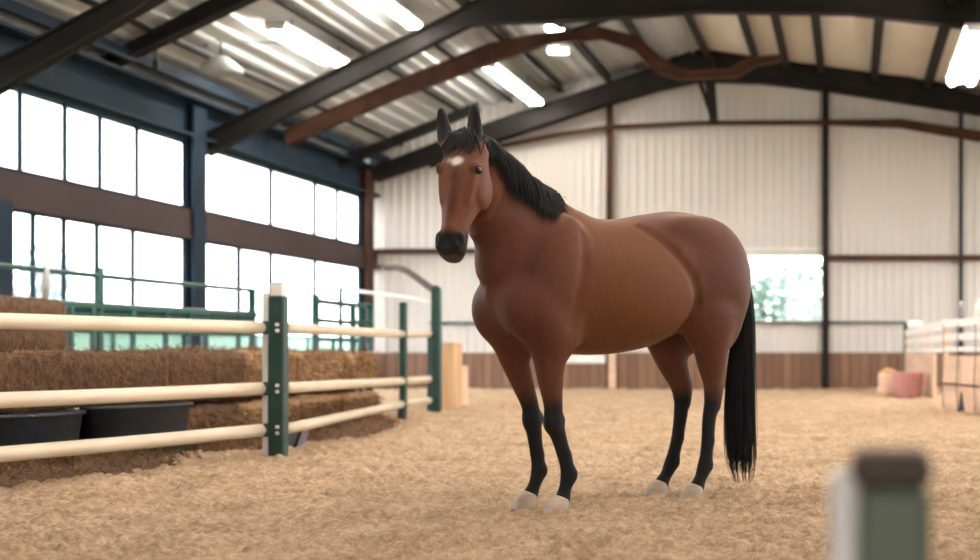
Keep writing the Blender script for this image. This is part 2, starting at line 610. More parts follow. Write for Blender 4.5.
bays = [
    ('window_2', 3.18, 4.36, 16.7, 22.95, [17.4, ymul(19), ymul(64), ymul(99), ymul(136)], 'upper window band nearest the camera on the left wall'),
    ('window_3', 3.18, 4.36, 23.34, 31.1, [ymul(270), ymul(314), 29.7], 'upper window band beyond the middle left column'),
    ('window_4', .55, 2.74, 17.97, 22.95, [ymul(32), ymul(63), ymul(96), ymul(132)], 'lower window band behind the green panels and hay'),
    ('window_5', .55, 2.74, 23.34, 31.1, [ymul(238), ymul(270), ymul(314)], 'lower window band beyond the middle left column'),
    ('window_6', 3.18, 4.36, 10.8, 16.64, [12.3, 13.8, 15.2], 'upper window band beside the camera on the left wall'),
    ('window_7', .55, 2.74, 10.8, 17.7, [12.3, 13.8, 15.2], 'lower window band beside the camera on the left wall'),
]
for nm, z0, z1, y0, y1, mul, lb in bays:
    w = empty(nm, (XL, (y0 + y1) / 2, z0), lb, None, None, 'structure')
    mb = MB()
    for z in (z0 + .03, z1 - .03):
        mb.box((XL, (y0 + y1) / 2, z), (.08, y1 - y0, .06))
    for y in (y0, y1):
        mb.box((XL, y, (z0 + z1) / 2), (.08, .06, z1 - z0))
    mb.build('window_frame', M['bluesteel'], w)
    for y in mul:
        MB().box((XL + .01, y, (z0 + z1) / 2), (.06, .07 if y > 23.7 else .035, z1 - z0)).build('mullion', M['bluesteel'], w)
    MB().box((XL, (y0 + y1) / 2, (z0 + z1) / 2), (.012, y1 - y0 - .06, z1 - z0 - .06)).build('glass', M['glass'], w)

# right wall, outside the picture: low boarding, open above
mb = MB()
mb.box((XR, (YF + YB) / 2, .9), (.15, YB - YF, 1.8))
mb.box((XR, (YF + 9) / 2, 3.2), (.15, 9 - YF, 3.0))
mb.box((XR, (YF + YB) / 2, 5.35), (.15, YB - YF, 1.5))
for y in (-6, 0, 6, 12, 18, 24, 30):
    mb.box((XR, y, 3), (.3, .3, 6))
struct('wall_right', mb, M['clad'], label='right wall outside the picture')

mb = MB()
mb.box((XL + 3.6, YF, 3.9), (8.0, .15, 7.8))
mb.box((XR - 3.6, YF, 3.9), (8.0, .15, 7.8))
mb.box(((XL + XR) / 2, YF, 6.1), (XR - XL + .8, .15, 3.4))
struct('wall_front', mb, M['clad'], label='wall behind the camera')
mb = MB()
mb.box((XL - .05, (YF + 10.5) / 2, 2.45), (.12, 10.5 - YF, 4.0))
struct('wall_left_boarding', mb, M['clad'], label='closed part of the left wall beside the camera')
# ------------------------------------------------------------------ sand floor
ys = [YF, YF / 2, 0, 1.5, 3.0]
while ys[-1] < YB + .2:
    ys.append(ys[-1] + max(.016, .0034 * ys[-1] ** 1.12 * (1 if ys[-1] > 5 else 2.2)))
ys = np.array(ys)
xs_n = 430
nx, ny = xs_n, len(ys)
# graded in x too: fine where the riding surface is, coarse at the sides
ux = np.linspace(-1, 1, nx)
XX = np.empty((ny, nx))
for j, y in enumerate(ys):
    a0 = -(.62 * y + .6)
    a1 = .12 * y + .5
    a0 = max(a0, -11.3)
    XX[j] = np.linspace(a0, a1, nx)
XX[:, 0] = -11.3
XX[:, -1] = 9.0
YY = np.repeat(ys[:, None], nx, 1)


def vnoise(x, y, seed):
    r = np.random.default_rng(seed)
    T = r.random((256, 256))
    xi, yi = np.floor(x).astype(int), np.floor(y).astype(int)
    fx, fy = x - xi, y - yi
    fx, fy = fx * fx * (3 - 2 * fx), fy * fy * (3 - 2 * fy)
    g = lambda a, b: T[a % 256, b % 256]
    return (g(xi, yi) * (1 - fx) + g(xi + 1, yi) * fx) * (1 - fy) + (g(xi, yi + 1) * (1 - fx) + g(xi + 1, yi + 1) * fx) * fy


ZZ = .05 * (vnoise(XX * .9, YY * .9, 1) - .5) + .035 * (vnoise(XX * 3.1, YY * 3.1, 2) - .5)
ridg = 1 - np.abs(2 * vnoise(XX * 7.3, YY * 7.3, 3) - 1)
ZZ += .022 * (ridg - .5)
ZZ += .022 * (np.maximum(vnoise(XX * 14, YY * 14, 4) - .45, 0)) * 2.2
ZZ += .030 * (vnoise(XX * 27, YY * 27, 5) - .5) + .020 * (vnoise(XX * 55, YY * 55, 6) - .5)
# hoof prints
for _ in range(420):
    y = 5 + 20 * rng.random() ** 1.4
    x = -.58 * y + rng.random() * .72 * y
    r = .07 + .05 * rng.random()
    j0, j1 = np.searchsorted(ys, [y - .3, y + .3])
    d2 = ((XX[j0:j1] - x) ** 2 + (YY[j0:j1] - y) ** 2) / r ** 2
    ZZ[j0:j1] += -.03 * np.exp(-d2 * 1.5) + .014 * np.exp(-(np.sqrt(d2) - 1.25) ** 2 * 6)
ZZ -= .01
me = bpy.data.meshes.new('floor')
vsA = np.stack([XX, YY, ZZ], -1).reshape(-1, 3)
idx = np.arange(ny * nx).reshape(ny, nx)
q = np.stack([idx[:-1, :-1], idx[:-1, 1:], idx[1:, 1:], idx[1:, :-1]], -1).reshape(-1, 4)


def np_mesh(me, verts, quads, smooth=True):
    me.vertices.add(len(verts))
    me.vertices.foreach_set('co', np.ascontiguousarray(verts, dtype=np.float32).ravel())
    me.loops.add(quads.size)
    me.loops.foreach_set('vertex_index', quads.astype(np.int32).ravel())
    me.polygons.add(len(quads))
    me.polygons.foreach_set('loop_start', np.arange(0, quads.size, quads.shape[1], dtype=np.int32))
    me.update(calc_edges=True)
    if smooth:
        me.polygons.foreach_set('use_smooth', np.ones(len(quads), dtype=bool))
    me.validate()


np_mesh(me, vsA, q)
me.materials.append(M['sand'])
fl = bpy.data.objects.new('floor', me)
COL.objects.link(fl)
tag(fl, 'trampled tan sand riding floor', None, None, 'structure')

# outside ground
mb = MB().add([(-260, -20, -.12), (200, -20, -.12), (200, 300, -.12), (-260, 300, -.12)], [(0, 1, 2, 3)])
struct('lawn', mb, M['lawn'], label='green field outside the windows')


# ------------------------------------------------------------------ trees outside
def tree(px, pyt, Y, wpx, label, leaf='leafage'):
    X = (px - PX) * Y / F
    top = CAMZ + (PY - pyt) * Y / F
    wr = wpx * Y / F / 2
    t = empty('tree', (X, Y, -.12), label, 'tree', 'trees outside the windows')
    MB().tube([(X, Y, -.12), (X + .1, Y, top * .4), (X, Y, top * .7)], [.25, .2, .08], 8).build('trunk', M['bark'], t)
    mb = MB()
    r = random.Random(int(px * 7 + Y))
    for k in range(700):
        u, v_, q_ = r.gauss(0, 1), r.gauss(0, 1), r.gauss(0, 1)
        l = max(1e-3, math.sqrt(u * u + v_ * v_ + q_ * q_))
        rad = (r.random() ** .4)
        c = Vector((X + u / l * wr * rad, Y + v_ / l * wr * rad, top * .58 + q_ / l * top * .42 * rad))
        a = Vector((r.gauss(0, 1), r.gauss(0, 1), r.gauss(0, 1))).normalized() * wr * .14
        b = a.cross(Vector((r.gauss(0, 1), r.gauss(0, 1), r.gauss(0, 1)))).normalized() * wr * .12
        mb.add([c - a, c + b, c + a, c - b], [(0, 1, 2, 3)])
    mb.build('crown', M[leaf], t)


tree(45, 238, 62, 60, 'pale tree beyond the lower left window nearest the edge', 'haze')
tree(-20, 262, 55, 60, 'pale tree beyond the left window at the picture edge', 'haze')
tree(760, 259, 48, 44, 'pale bush just left in the small end window')
tree(792, 256, 52, 46, 'pale bush in the middle of the small end window')
tree(822, 260, 46, 40, 'pale bush just right in the small end window')


sc_ = empty('garden_screen', (-13.2, 30, -.12), 'low pale green screen standing on the lawn outside the left windows', 'screen')
MB().box((-13.2, 30, .54), (.03, 34, 1.3)).build('cloth', M['screen'], sc_)
MB().box((-13.18, 30, 1.2), (.05, 34, .05)).build('top_rail', M['greenpipe'], sc_)
for y in range(13, 48, 3):
    MB().box((-13.16, y, .54), (.06, .06, 1.34)).build('post', M['greenpipe'], sc_)


# ------------------------------------------------------------------ strip lights
def strip_light(x, z, ya, yb, label, tubes=(-.07, .07), wd=.26, hang=True, along='y', r=.03, mat='brighttube'):
    t = empty('strip_light', (x, (ya + yb) / 2, z), label, 'ceiling light', 'strip lights under the roof')
    if along == 'y':
        yc, L = (ya + yb) / 2, yb - ya
        MB().box((x, yc, z + .07), (wd, L, .05), bev=.01).build('housing', M['white'], t)
        for dx in tubes:
            MB().tube([(x + dx, ya + .04, z), (x + dx, yb - .04, z)], r, 10).build('tube', M[mat], t, True)
        for y in (ya + .02, yb - .02):
            MB().box((x, y, z + .02), (wd * .9, .04, .12)).build('end_cap', M['white'], t)
        for y in (ya + L * .2, yb - L * .2):
            MB().tube([(x, y, z + .09), (x, y, roof_z(x) - .02)], .012, 6).build('hanger', M['cable'], t)
    else:
        MB().box((x, ya, z + .06), (.42, .22, .05), bev=.01).build('housing', M['white'], t)
        for dy in (-.05, .05):
            MB().tube([(x - .17, ya + dy, z), (x + .17, ya + dy, z)], .03, 10).build('tube', M[mat], t, True)
        MB().tube([(x, ya, z + .08), (x, ya, roof_z(x) - .02)], .012, 6).build('hanger', M['cable'], t)


strip_light(-9.0, CAMZ + 5.05, 21.9, 25.3, 'long twin strip light high on the left roof slope', (-.09, .09), .34, r=.03)
strip_light(-7.49, CAMZ + 5.56, 22.0, 24.1, 'strip light at the top edge left of centre', (-.06, .06), .3, r=.045)
strip_light(-7.0, CAMZ + 5.5, 27.1, 31.2, 'twin strip light above the horse ears', (-.11, .11), .34, r=.032)
strip_light(2.05, CAMZ + 4.95, 21.6, 25.8, 'large twin strip light at the right edge', (-.17, .17), .56, r=.09)
strip_light(-5.6, CAMZ + 6.1, 26.6, 26.6, 'small light above the brown curved tie', along='x')
strip_light(-5.6, CAMZ + 5.72, 26.85, 26.85, 'small light just below the brown curved tie', along='x')

# more strip lights, added out of view overhead to brighten the sand
for x in (-6.5, -1.5, 3.5):
    for ya in (3.4, 8.2, 13.0):
        strip_light(x, roof_z(x) - .75, ya, ya + 3.4, 'added unseen strip light over the near sand, above the top edge of the picture', (-.12, .12), .4, r=.045, mat='tube')

    if x > -5:
        strip_light(x, roof_z(x) - .75, 17.0, 19.0, 'added unseen strip light over the near sand, above the top edge of the picture', (-.12, .12), .4, r=.06)

# cloudy hanging lamp with hook
p = W(221, 66, 22.0)
t = empty('pendant_lamp', p, 'cloudy grey plastic lamp hanging from a hook under the left roof', 'pendant lamp')
mb = MB()
mb.lathe([(.04, .16), (.10, .15), (.20, .08), (.30, -.02), (.33, -.10), (.31, -.12), (.2, -.09), (.05, -.08)], p, 24, 1.0, 1.0)
mb.build('lamp_shade', M['plastic'], t, True)
MB().tube([(p[0], p[1], p[2] + .15), (p[0], p[1], p[2] + .38), (p[0] - .04, p[1], p[2] + .42), (p[0] - .2, p[1], p[2] + .47), (p[0] - .25, p[1], roof_z(p[0] - .25) - .02)], .022, 8).build('hook', M['greenpipe'], t, True)
# cable
a = W(205, 28, 22.0)
mb = MB().tube([W(212, 32, 22.2), W(235, 39, 22.3), W(258, 43, 22.4), W(275, 42, 22.5), W(288, 46, 22.6)], .014, 6)
o = mb.build('roof_cable', M['cable'], None, True)
tag(o, 'loose dark cable hanging under the left roof beside the cloudy lamp', 'cable')
# small clamp under near eave
p = W(156, 62, 20.9)
t = empty('eave_clamp', p, 'small dark hanger dangling from the eave near the second rafter', 'hanger')
MB().tube([(p[0], p[1], roof_z(p[0]) - .01), (p[0], p[1], p[2] - .1)], .02, 8).build('rod', M['cable'], t)
MB().box((p[0], p[1], p[2] - .05), (.09, .06, .18), bev=.02).build('clamp', M['cable'], t)


# ------------------------------------------------------------------ fences
fence = empty('rail_fence', (-4.8, 11.7, 0), 'cream three rail fence with a green white-capped post in front of hay', 'fence')
A = np.array((-5.62, 7.9)); Bp = np.array((-4.8, 11.7)); Cc = np.array((-5.62, 17.6)); D = np.array((-5.94, 19.9))
A = Bp + (np.array((-5.4, 8.9)) - Bp) * 1.5


def railpts(P, Q, z0, z1, n=9, sag=0.0):
    return [(P[0] + (Q[0] - P[0]) * i / n, P[1] + (Q[1] - P[1]) * i / n, z0 + (z1 - z0) * i / n - sag * math.sin(math.pi * i / n)) for i in range(n + 1)]


hz = (1.065, .56, .215)
for k, z in enumerate(hz):
    MB().tube(railpts(A, Bp + (-.075, -.02), z + (.012 if k else 0), z, sag=.01 if k else 0), .052, 16).build('rail', M['cream'], fence, True)
    zz = (.0, .0, .0)
    e = (1.11, .47, .17)[k]
    MB().tube(railpts(Bp + (.05, .08), Cc, z, (1.08, .49, .2)[k], sag=0), .048, 16).build('rail', M['cream'], fence, True)
    MB().tube(railpts(Cc, D, (1.08, .49, .2)[k], e, 4), .048, 14).build('rail', M['cream'], fence, True)
# main post
px_, py_ = Bp
post = MB().box((px_ + .03, py_ - .02, .65), (.13, .12, 1.36), bev=.012).build('post', M['greenpost'], fence)
MB().box((px_ + .035, py_ - .02, 1.385), (.108, .10, .13), bev=.014).build('post_cap', M['white'], post)
MB().box((px_ - .068, py_ + .01, .66), (.06, .10, 1.4), bev=.008).build('side_board', M['white'], post)
for z in hz:
    mb = MB().box((px_ - .055, py_ - .055, z), (.06, .09, .11), bev=.015)
    br_ = mb.build('rail_bracket', M['greenpost'], post)
    for dz in (-.026, .026):
        MB().box((px_ + .048, py_ - .084, z + dz), (.036, .012, .030), bev=.006).build('bolt', M['chrome'], post)
# slim posts
for (P, zt, r, lbl) in ((Cc, 1.48, .042, None), ((-5.99, 20.0), 1.16, .045, None), ((-5.84, 19.75), 1.76, .062, None)):
    MB().box((P[0] + .02, P[1] - .05, zt / 2 - .02), (r * 2, r * 2, zt + .04), bev=.01).build('post', M['greenpost'], fence)
MB().tube([(Cc[0] + .02, Cc[1] - .12, -.01), (Cc[0] + .03, Cc[1] - .12, .2)], [.06, .05], 10).build('post_boot', M['blackrub'], fence)

# brown curved pipe from the corner to the tall post
mb = MB()
cp = [(-10.5, 31.1, 2.72), (-9.4, 28.4, 2.56), W(385, 268, 26), W(396, 267.5, 24.3), W(405, 270, 23), W(414, 275.5, 22), W(424, 283, 21), W(432, 288.5, 20.2), (-5.84, 19.75, 1.74)]
# smooth it
cpv = [Vector(p) for p in cp]
fine = []
for i in range(len(cpv) - 1):
    p0 = cpv[max(i - 1, 0)]; p1 = cpv[i]; p2 = cpv[i + 1]; p3 = cpv[min(i + 2, len(cpv) - 1)]
    for s_ in range(6):
        t_ = s_ / 6
        fine.append(.5 * ((2 * p1) + (-p0 + p2) * t_ + (2 * p0 - 5 * p1 + 4 * p2 - p3) * t_ ** 2 + (-p0 + 3 * p1 - 3 * p2 + p3) * t_ ** 3))
fine.append(cpv[-1])
o = mb.tube(fine, .055, 10).build('curved_pipe', M['rust'], None, True)
tag(o, 'brown bent pipe running from the far corner down to the tall green post', 'pipe')


# green panels along the left
def panel(name, x, ya, yb, tops, rails, posts, bars, label, zb=.0):
    t = empty(name, (x, (ya + yb) / 2, 0), label, 'fence')
    for z, r in rails:
        MB().tube(railpts((x, ya), (x, yb), z, z, 8, .012), r, 8).build('rail', M['greenpipe'], t, True)
    for y, z, r in posts:
        MB().tube([(x, y, -.02), (x, y, z)], r, 10).build('post', M['greenpipe'], t, True)
    for y, z0, z1, r in bars:
        MB().tube([(x + .03, y, z0), (x + .03, y, z1)], r, 8).build('upright', M['greenpipe'], t, True)
    return t


XP = -8.2


def yp(px):
    return -XP * F / (PX - px)


pan = panel('livestock_fence', XP, yp(-60), yp(254), None,
            [(1.70, .028), (1.36, .052), (1.28, .034), (1.10, .026), (.55, .025)],
            [(yp(-55), 1.72, .05), (yp(99), 1.78, .05), (yp(205), 1.4, .045), (yp(252), 1.72, .05)],
            [(yp(p_), .1, 1.34, .036) for p_ in (15, 42, 62, 68, 90, 130, 163, 186, 236)],
            'dark green pipe panel standing behind the hay bales under the left windows')
MB().tube([(XP + .02, yp(43), 1.38), (XP + .03, yp(43), 1.55), (XP + .02, yp(44), 1.72)], [.03, .045, .03], 8).build('post', M['concrete'], pan, True)
gate = panel('pipe_gate', -8.15, 21.35, 23.75, None,
             [(1.63, .042), (1.34, .038), (1.05, .03), (.6, .025)],
             [(21.35, 1.72, .06), (22.4, 1.88, .035), (22.95, 1.62, .055), (23.3, 1.62, .04), (23.75, 1.66, .055)],
             [(22.0, .1, 1.05, .03)], 'dark green pipe gate beyond the hay near the far corner')
mb = MB().tube([(-8.14, 22.42, 1.85), W(382, 294, 21.8), W(410, 298, 20.9), W(432, 303, 20.05)], .028, 8)
tag(mb.build('white_rail', M['white'], None, True), 'thin white pipe slung from the green gate to the tall green post', 'rail')


# ------------------------------------------------------------------ hay bales
def bale_mesh(name, L, D_, H, seed, mat, parent=None, rough=1.0):
    """L along x, D along y, base at z=0"""
    r = random.Random(seed)
    step = .045
    nx_, ny_, nz_ = max(3, int(L / step)), max(3, int(D_ / step)), max(3, int(H / step))
    vid, vs, fs = {}, [], []

    def vert(i, j, k):
        key = (i, j, k)
        if key not in vid:
            x = (i / nx_ - .5) * L
            y = (j / ny_ - .5) * D_
            z = (k / nz_ - .5) * H
            p = Vector((x, y, z))
            R = .075
            q_ = Vector((max(-L / 2 + R, min(L / 2 - R, x)), max(-D_ / 2 + R, min(D_ / 2 - R, y)), max(-H / 2 + R, min(H / 2 - R, z))))
            d_ = p - q_
            if d_.length > 1e-6:
                d_.normalize()
                p = q_ + d_ * R
            else:
                d_ = p.normalized()
            s = Vector((seed * 3.7, seed * 1.3, 0))
            a = noise.noise(p * 3 + s) * .03 + noise.noise(Vector((p.x * 14, p.y * 14, p.z * 5)) + s) * .022 + noise.noise(p * 40 + s) * .010
            p = p + d_ * a * rough
            p.z += H / 2
            if k == 0:
                p.z = min(p.z, .012)
            vid[key] = len(vs)
            vs.append(p)
        return vid[key]

    for i in range(nx_):
        for j in range(ny_):
            fs.append((vert(i, j, 0), vert(i, j + 1, 0), vert(i + 1, j + 1, 0), vert(i + 1, j, 0)))
            fs.append((vert(i, j, nz_), vert(i + 1, j, nz_), vert(i + 1, j + 1, nz_), vert(i, j + 1, nz_)))
    for i in range(nx_):
        for k in range(nz_):
            fs.append((vert(i, 0, k), vert(i + 1, 0, k), vert(i + 1, 0, k + 1), vert(i, 0, k + 1)))
            fs.append((vert(i, ny_, k), vert(i, ny_, k + 1), vert(i + 1, ny_, k + 1), vert(i + 1, ny_, k)))
    for j in range(ny_):
        for k in range(nz_):
            fs.append((vert(0, j, k), vert(0, j, k + 1), vert(0, j + 1, k + 1), vert(0, j + 1, k)))
            fs.append((vert(nx_, j, k), vert(nx_, j + 1, k), vert(nx_, j + 1, k + 1), vert(nx_, j, k + 1)))
    return vs, fs


def blades(surf, count, r, ln=(.05, .14), wd=.0022, down=.5, out=.35):
    """thin straw blades rooted on (point, normal) samples"""
    mb = MB()
    for _ in range(count):
        p, nrm = surf[r.randrange(len(surf))]
        d_ = (nrm * out + Vector((r.gauss(0, .5), r.gauss(0, .5), r.gauss(0, .5) - down))).normalized()
        l = r.uniform(*ln)
        sd = d_.cross(Vector((r.gauss(0, 1), r.gauss(0, 1), r.gauss(0, 1)))).normalized() * wd
        p2 = p + d_ * l * .5 + nrm * .004
        p3 = p + d_ * l + Vector((0, 0, -l * .15))
        mb.add([p - sd, p + sd, p2 + sd, p2 - sd, p3], [(0, 1, 2, 3), (3, 2, 4)])
    return mb


def bale(x, y, z, rz, L, D_, H, seed, mat, label, count=900, tilt=0.0, top=False):
    t = bpy.data.objects.new('hay_bale', bpy.data.meshes.new('hay_bale'))
    vs, fs = bale_mesh('hay_bale', L, D_, H, seed, mat)
    me = t.data
    me.from_pydata([tuple(v) for v in vs], [], fs)
    me.materials.append(mat)
    me.polygons.foreach_set('use_smooth', [True] * len(me.polygons))
    me.update()
    COL.objects.link(t)
    t.location = (x, y, z)
    t.rotation_euler = (0, tilt, rz)
    tag(t, label, 'hay bale', 'hay bales behind the cream fence')
    r = random.Random(seed + 50)
    surf = [(p.center.copy(), p.normal.copy()) for p in me.polygons if (p.normal.y < -.4 and p.center.z > .1 and p.center.z < H - .06) or (top and p.normal.z > .3 and abs(p.center.x) < L / 2 - .12)]
    if count:
        b = blades(surf, count, r).build('loose_straw', M['straw'])
        b.parent = t
        b['kind'] = 'stuff'
    return t


H2 = .43
# face line of the near stack
rz1 = math.atan2(11.3 - 9.3, -5.72 + 6.2)
nx1, ny1 = math.sin(rz1), -math.cos(rz1)     # towards the arena


def along(s, off):
    return (-6.2 + math.cos(rz1) * s - nx1 * off, 9.3 + math.sin(rz1) * s - ny1 * off)


x, y = along(1.22, .60)
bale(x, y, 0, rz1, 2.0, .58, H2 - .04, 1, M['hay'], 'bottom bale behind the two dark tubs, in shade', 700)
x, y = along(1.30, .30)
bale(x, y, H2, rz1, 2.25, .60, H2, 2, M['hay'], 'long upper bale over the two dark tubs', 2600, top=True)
rows = [(12.42, 1.38, 'left of the white-capped post'), (13.84, 1.36, 'directly behind the white-capped post'), (15.24, 1.34, 'just right of the white-capped post'), (16.46, 1.0, 'at the far end of the row')]
for i, (yc, L, where) in enumerate(rows):
    xf = -5.98 - .02 * i + (0.0, .02, -.03, .03)[i]
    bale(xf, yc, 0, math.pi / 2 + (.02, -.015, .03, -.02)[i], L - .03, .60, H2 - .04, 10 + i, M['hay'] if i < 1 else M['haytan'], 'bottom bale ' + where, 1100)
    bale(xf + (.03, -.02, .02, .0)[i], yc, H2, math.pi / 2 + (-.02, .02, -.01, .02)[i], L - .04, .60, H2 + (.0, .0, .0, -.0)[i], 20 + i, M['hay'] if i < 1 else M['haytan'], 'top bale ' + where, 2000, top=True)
for k, lb in enumerate(('lowest bale of the tall stack at the back left', 'middle bale of the tall stack at the back left', 'topmost bale of the tall stack at the back left')):
    bale(-7.32, 11.5, k * H2, math.pi / 2, 2.2, .6, H2 - .02 + (.06 if k == 2 else 0), 31 + k, M['hay'], lb, 900 if k == 2 else 0, top=True)
# loose hay heap on the floor, in front of the tubs
def heap(cx, cy, rx, ry, h, rz, seed, label):
    mb = MB()
    k, m_ = 10, 36
    vs, fs = [], []
    for i in range(k + 1):
        rr = i / k
        for j in range(m_):
            an = 2 * math.pi * j / m_
            xx, yy = rr * rx * math.cos(an), rr * ry * math.sin(an)
            z = h * (1 - rr ** 2) ** 1.3 * (1 + .5 * noise.noise(Vector((xx * 5, yy * 5, seed)))) + .02 * noise.noise(Vector((xx * 16, yy * 16, seed))) - .012
            X = cx + xx * math.cos(rz) - yy * math.sin(rz)
            Y = cy + xx * math.sin(rz) + yy * math.cos(rz)
            vs.append(Vector((X, Y, z)))
    for i in range(k):
        for j in range(m_):
            j2 = (j + 1) % m_
            fs.append((i * m_ + j, (i + 1) * m_ + j, (i + 1) * m_ + j2, i * m_ + j2))
    mb.add(vs, fs)
    surf = [(v, Vector((0, 0, 1))) for v in vs]
    b = blades(surf, 2600, random.Random(seed), (.06, .17), .0025, -.1, .35)
    mb.add(b.v, b.f)
    o = mb.build('loose_hay', M['hay'], None, True)
    o.data.materials.append(M['straw'])
    for p in o.data.polygons[k * m_:]:
        p.material_index = 1
        p.use_smooth = False
    return tag(o, label, 'hay', None, 'stuff')


x, y = along(.8, -.42)
heap(x, y, 1.35, .36, .13, rz1, 3, 'loose dark hay trodden along the foot of the dark tubs')
heap(-5.50, 12.5, .95, .22, .12, math.pi / 2, 5, 'loose hay fallen at the foot of the bales left of the post')
heap(-5.34, 15.1, 1.9, .27, .17, math.pi / 2 + .115, 8, 'long low heap of loose hay burying the lowest rail right of the post')


# ------------------------------------------------------------------ tubs behind the fence
def tub(x, y, rz, a, b, h, label):
    t = empty('feed_tub', (x, y, 0), label, 'tub', 'dark tubs behind the cream fence')
    mb = MB()
    mb.lathe([(.82, 0), (.86, .02), (1.0, h - .03), (1.04, h - .02), (1.04, h), (.97, h), (.95, h - .03), (.80, .05)], (x, y, 0), 40, a, b, rz)
    mb.build('tub_body', M['tub'], t, True)
    mb = MB()
    mb.lathe([(1.02, h - .025), (1.06, h - .018), (1.06, h + .004), (1.0, h + .008), (.975, h)], (x, y, 0), 40, a, b, rz)
    mb.build('rim', M['tub'], t, True)


x, y = along(.78, -.06)
tub(x, y, rz1, .54, .22, .42, 'left of the two dark tubs, cut by the picture edge')
x, y = along(1.98, -.04)
tub(x, y, rz1, .53, .22, .44, 'right of the two dark tubs, under the long upper bale')

# grey wedge shaped trough by the post
p = (-5.19, 12.95, 0)
t = empty('feed_trough', p, 'small grey trough lying tipped at the foot of the green post', 'trough')
mb = MB()
prof = [(-.17, -.02), (.10, -.02), (.16, .16), (.07, .19), (-.17, .14)]
vs = [(p[0] + a, p[1] - .10 + .02 * (b_ > .1), b_) for a, b_ in prof] + [(p[0] + a * .9, p[1] + .14, b_ * .95) for a, b_ in prof]
mb.add(vs, [(0, 1, 2, 3, 4), (9, 8, 7, 6, 5), (0, 5, 6, 1), (1, 6, 7, 2), (2, 7, 8, 3), (3, 8, 9, 4), (4, 9, 5, 0)])
mb.build('trough_body', M['greyrub'], t)
mb = MB()
mb.tube([(p[0] + .10, p[1] - .11, -.01), (p[0] + .16, p[1] - .10, .165), (p[0] + .07, p[1] - .10, .195), (p[0] - .17, p[1] - .10, .145)], .014, 8)
mb.build('rim', M['blackrub'], t, True)

# timber boxes near the corner
t = empty('timber_block', (-6.07, 21.4, 0), 'tall light timber block standing on the sand beyond the green posts', 'timber block')
MB().box((-6.10, 21.4, .49), (.24, .4, 1.0), bev=.012).build('block_body', M['timber'], t)
MB().box((-6.22, 21.2, .49), (.02, .03, .98)).build('edge_strip', M['ply'], t)
MB().box((-6.10, 21.195, .985), (.25, .03, .03)).build('top_strip', M['ply'], t)
t = MB().box((-6.13, 22.2, .31), (.08, .3, .64), bev=.02).build('short_timber_post', M['ply'])
tag(t, 'short pale timber post right behind the tall timber block', 'post')

# ------------------------------------------------------------------ right side stall
stall = empty('horse_stall', (1.5, 23, 0), 'pale plywood stall with three white rails at the right edge', 'stall')
P0 = np.array((1.22, 30.6)); P1 = np.array((1.62, 25.2)); P2 = np.array((1.95, 15.0))


def wallseg(P, Q, z0, z1, th, name, mat, n=1, gap=.02, parent=stall):
    d_ = Q - P
    L = np.linalg.norm(d_)
    rz = math.atan2(d_[1], d_[0])
    for i in range(n):
        c = P + d_ * (i + .5) / n
        MB().box((c[0], c[1], (z0 + z1) / 2), (L / n - gap, th, z1 - z0), rz, bev=.008).build(name, mat, parent)


wallseg(P0, np.array((1.55, 25.4)), -.02, .82, .05, 'panel', M['ply'], 3, .05)
# nearer panels stand a little further in
Q0 = np.array((1.40, 21.0)); Q1 = np.array((1.80, 19.2)); Q2 = np.array((2.3, 16.9))
wallseg(Q0, Q1, -.02, .80, .05, 'panel', M['ply'], 2, .03)
wallseg(Q1, Q2, -.02, .80, .05, 'panel', M['ply'], 2, .03)
for z, hh in ((1.25, .12), (1.05, .10), (.87, .07)):
    wallseg(P0, Q0, z - hh / 2, z + hh / 2, .035, 'rail', M['white'], 1, 0)
    wallseg(Q0, Q2, z - hh / 2 + .02, z + hh / 2 + .02, .035, 'rail', M['white'], 1, 0)
for P, zt in ((P0, 1.35), (np.array((1.44, 26.9)), 1.36), (Q0, 1.36), (Q1, 1.4), (Q2, 1.4)):
    MB().box((P[0] + .04, P[1], zt / 2 - .02), (.08, .08, zt), bev=.008).build('post', M['ply'], stall)
# dark straps and the notch
for f_ in (.05, .45, .9):
    c = Q0 + (Q1 - Q0) * f_
    MB().tube([(c[0] - .03, c[1] - .06, .0), (c[0] - .05, c[1] - .06, .4), (c[0] - .03, c[1] - .06, .78), (c[0] - .03, c[1] - .05, 1.25)], .006, 6).build('strap', M['capbrown'], stall)
rzq = math.atan2((Q1 - Q0)[1], (Q1 - Q0)[0])
c = Q0 + (Q1 - Q0) * .5
MB().box((c[0] - .035, c[1] - .02, .38), (np.linalg.norm(Q1 - Q0), .02, .025), rzq).build('strap', M['capbrown'], stall)
c = Q0 + (Q1 - Q0) * .55
mb = MB()
vs = []
for off in (-.045, .03):
    for (s_, z) in ((-.16, -.01), (.16, -.01), (.04, .27), (-.04, .27)):
        vs.append((c[0] + math.cos(rzq) * s_ + math.sin(rzq) * off * 1.0, c[1] + math.sin(rzq) * s_ - math.cos(rzq) * off * -1.0 - .0, z))
mb.add(vs, [(0, 1, 2, 3), (7, 6, 5, 4), (0, 4, 5, 1), (1, 5, 6, 2), (2, 6, 7, 3), (3, 7, 4, 0)])
mb.build('notch', M['blackrub'], stall)
# teal post at the start of the stall
p = W(905.5, 0, 30.9)
o = MB().box((p[0], 30.9, .73), (.09, .09, 1.5), bev=.01).build('stall_post', M['greenpipe'])
tag(o, 'thin dark green post at the far end of the stall', 'post')
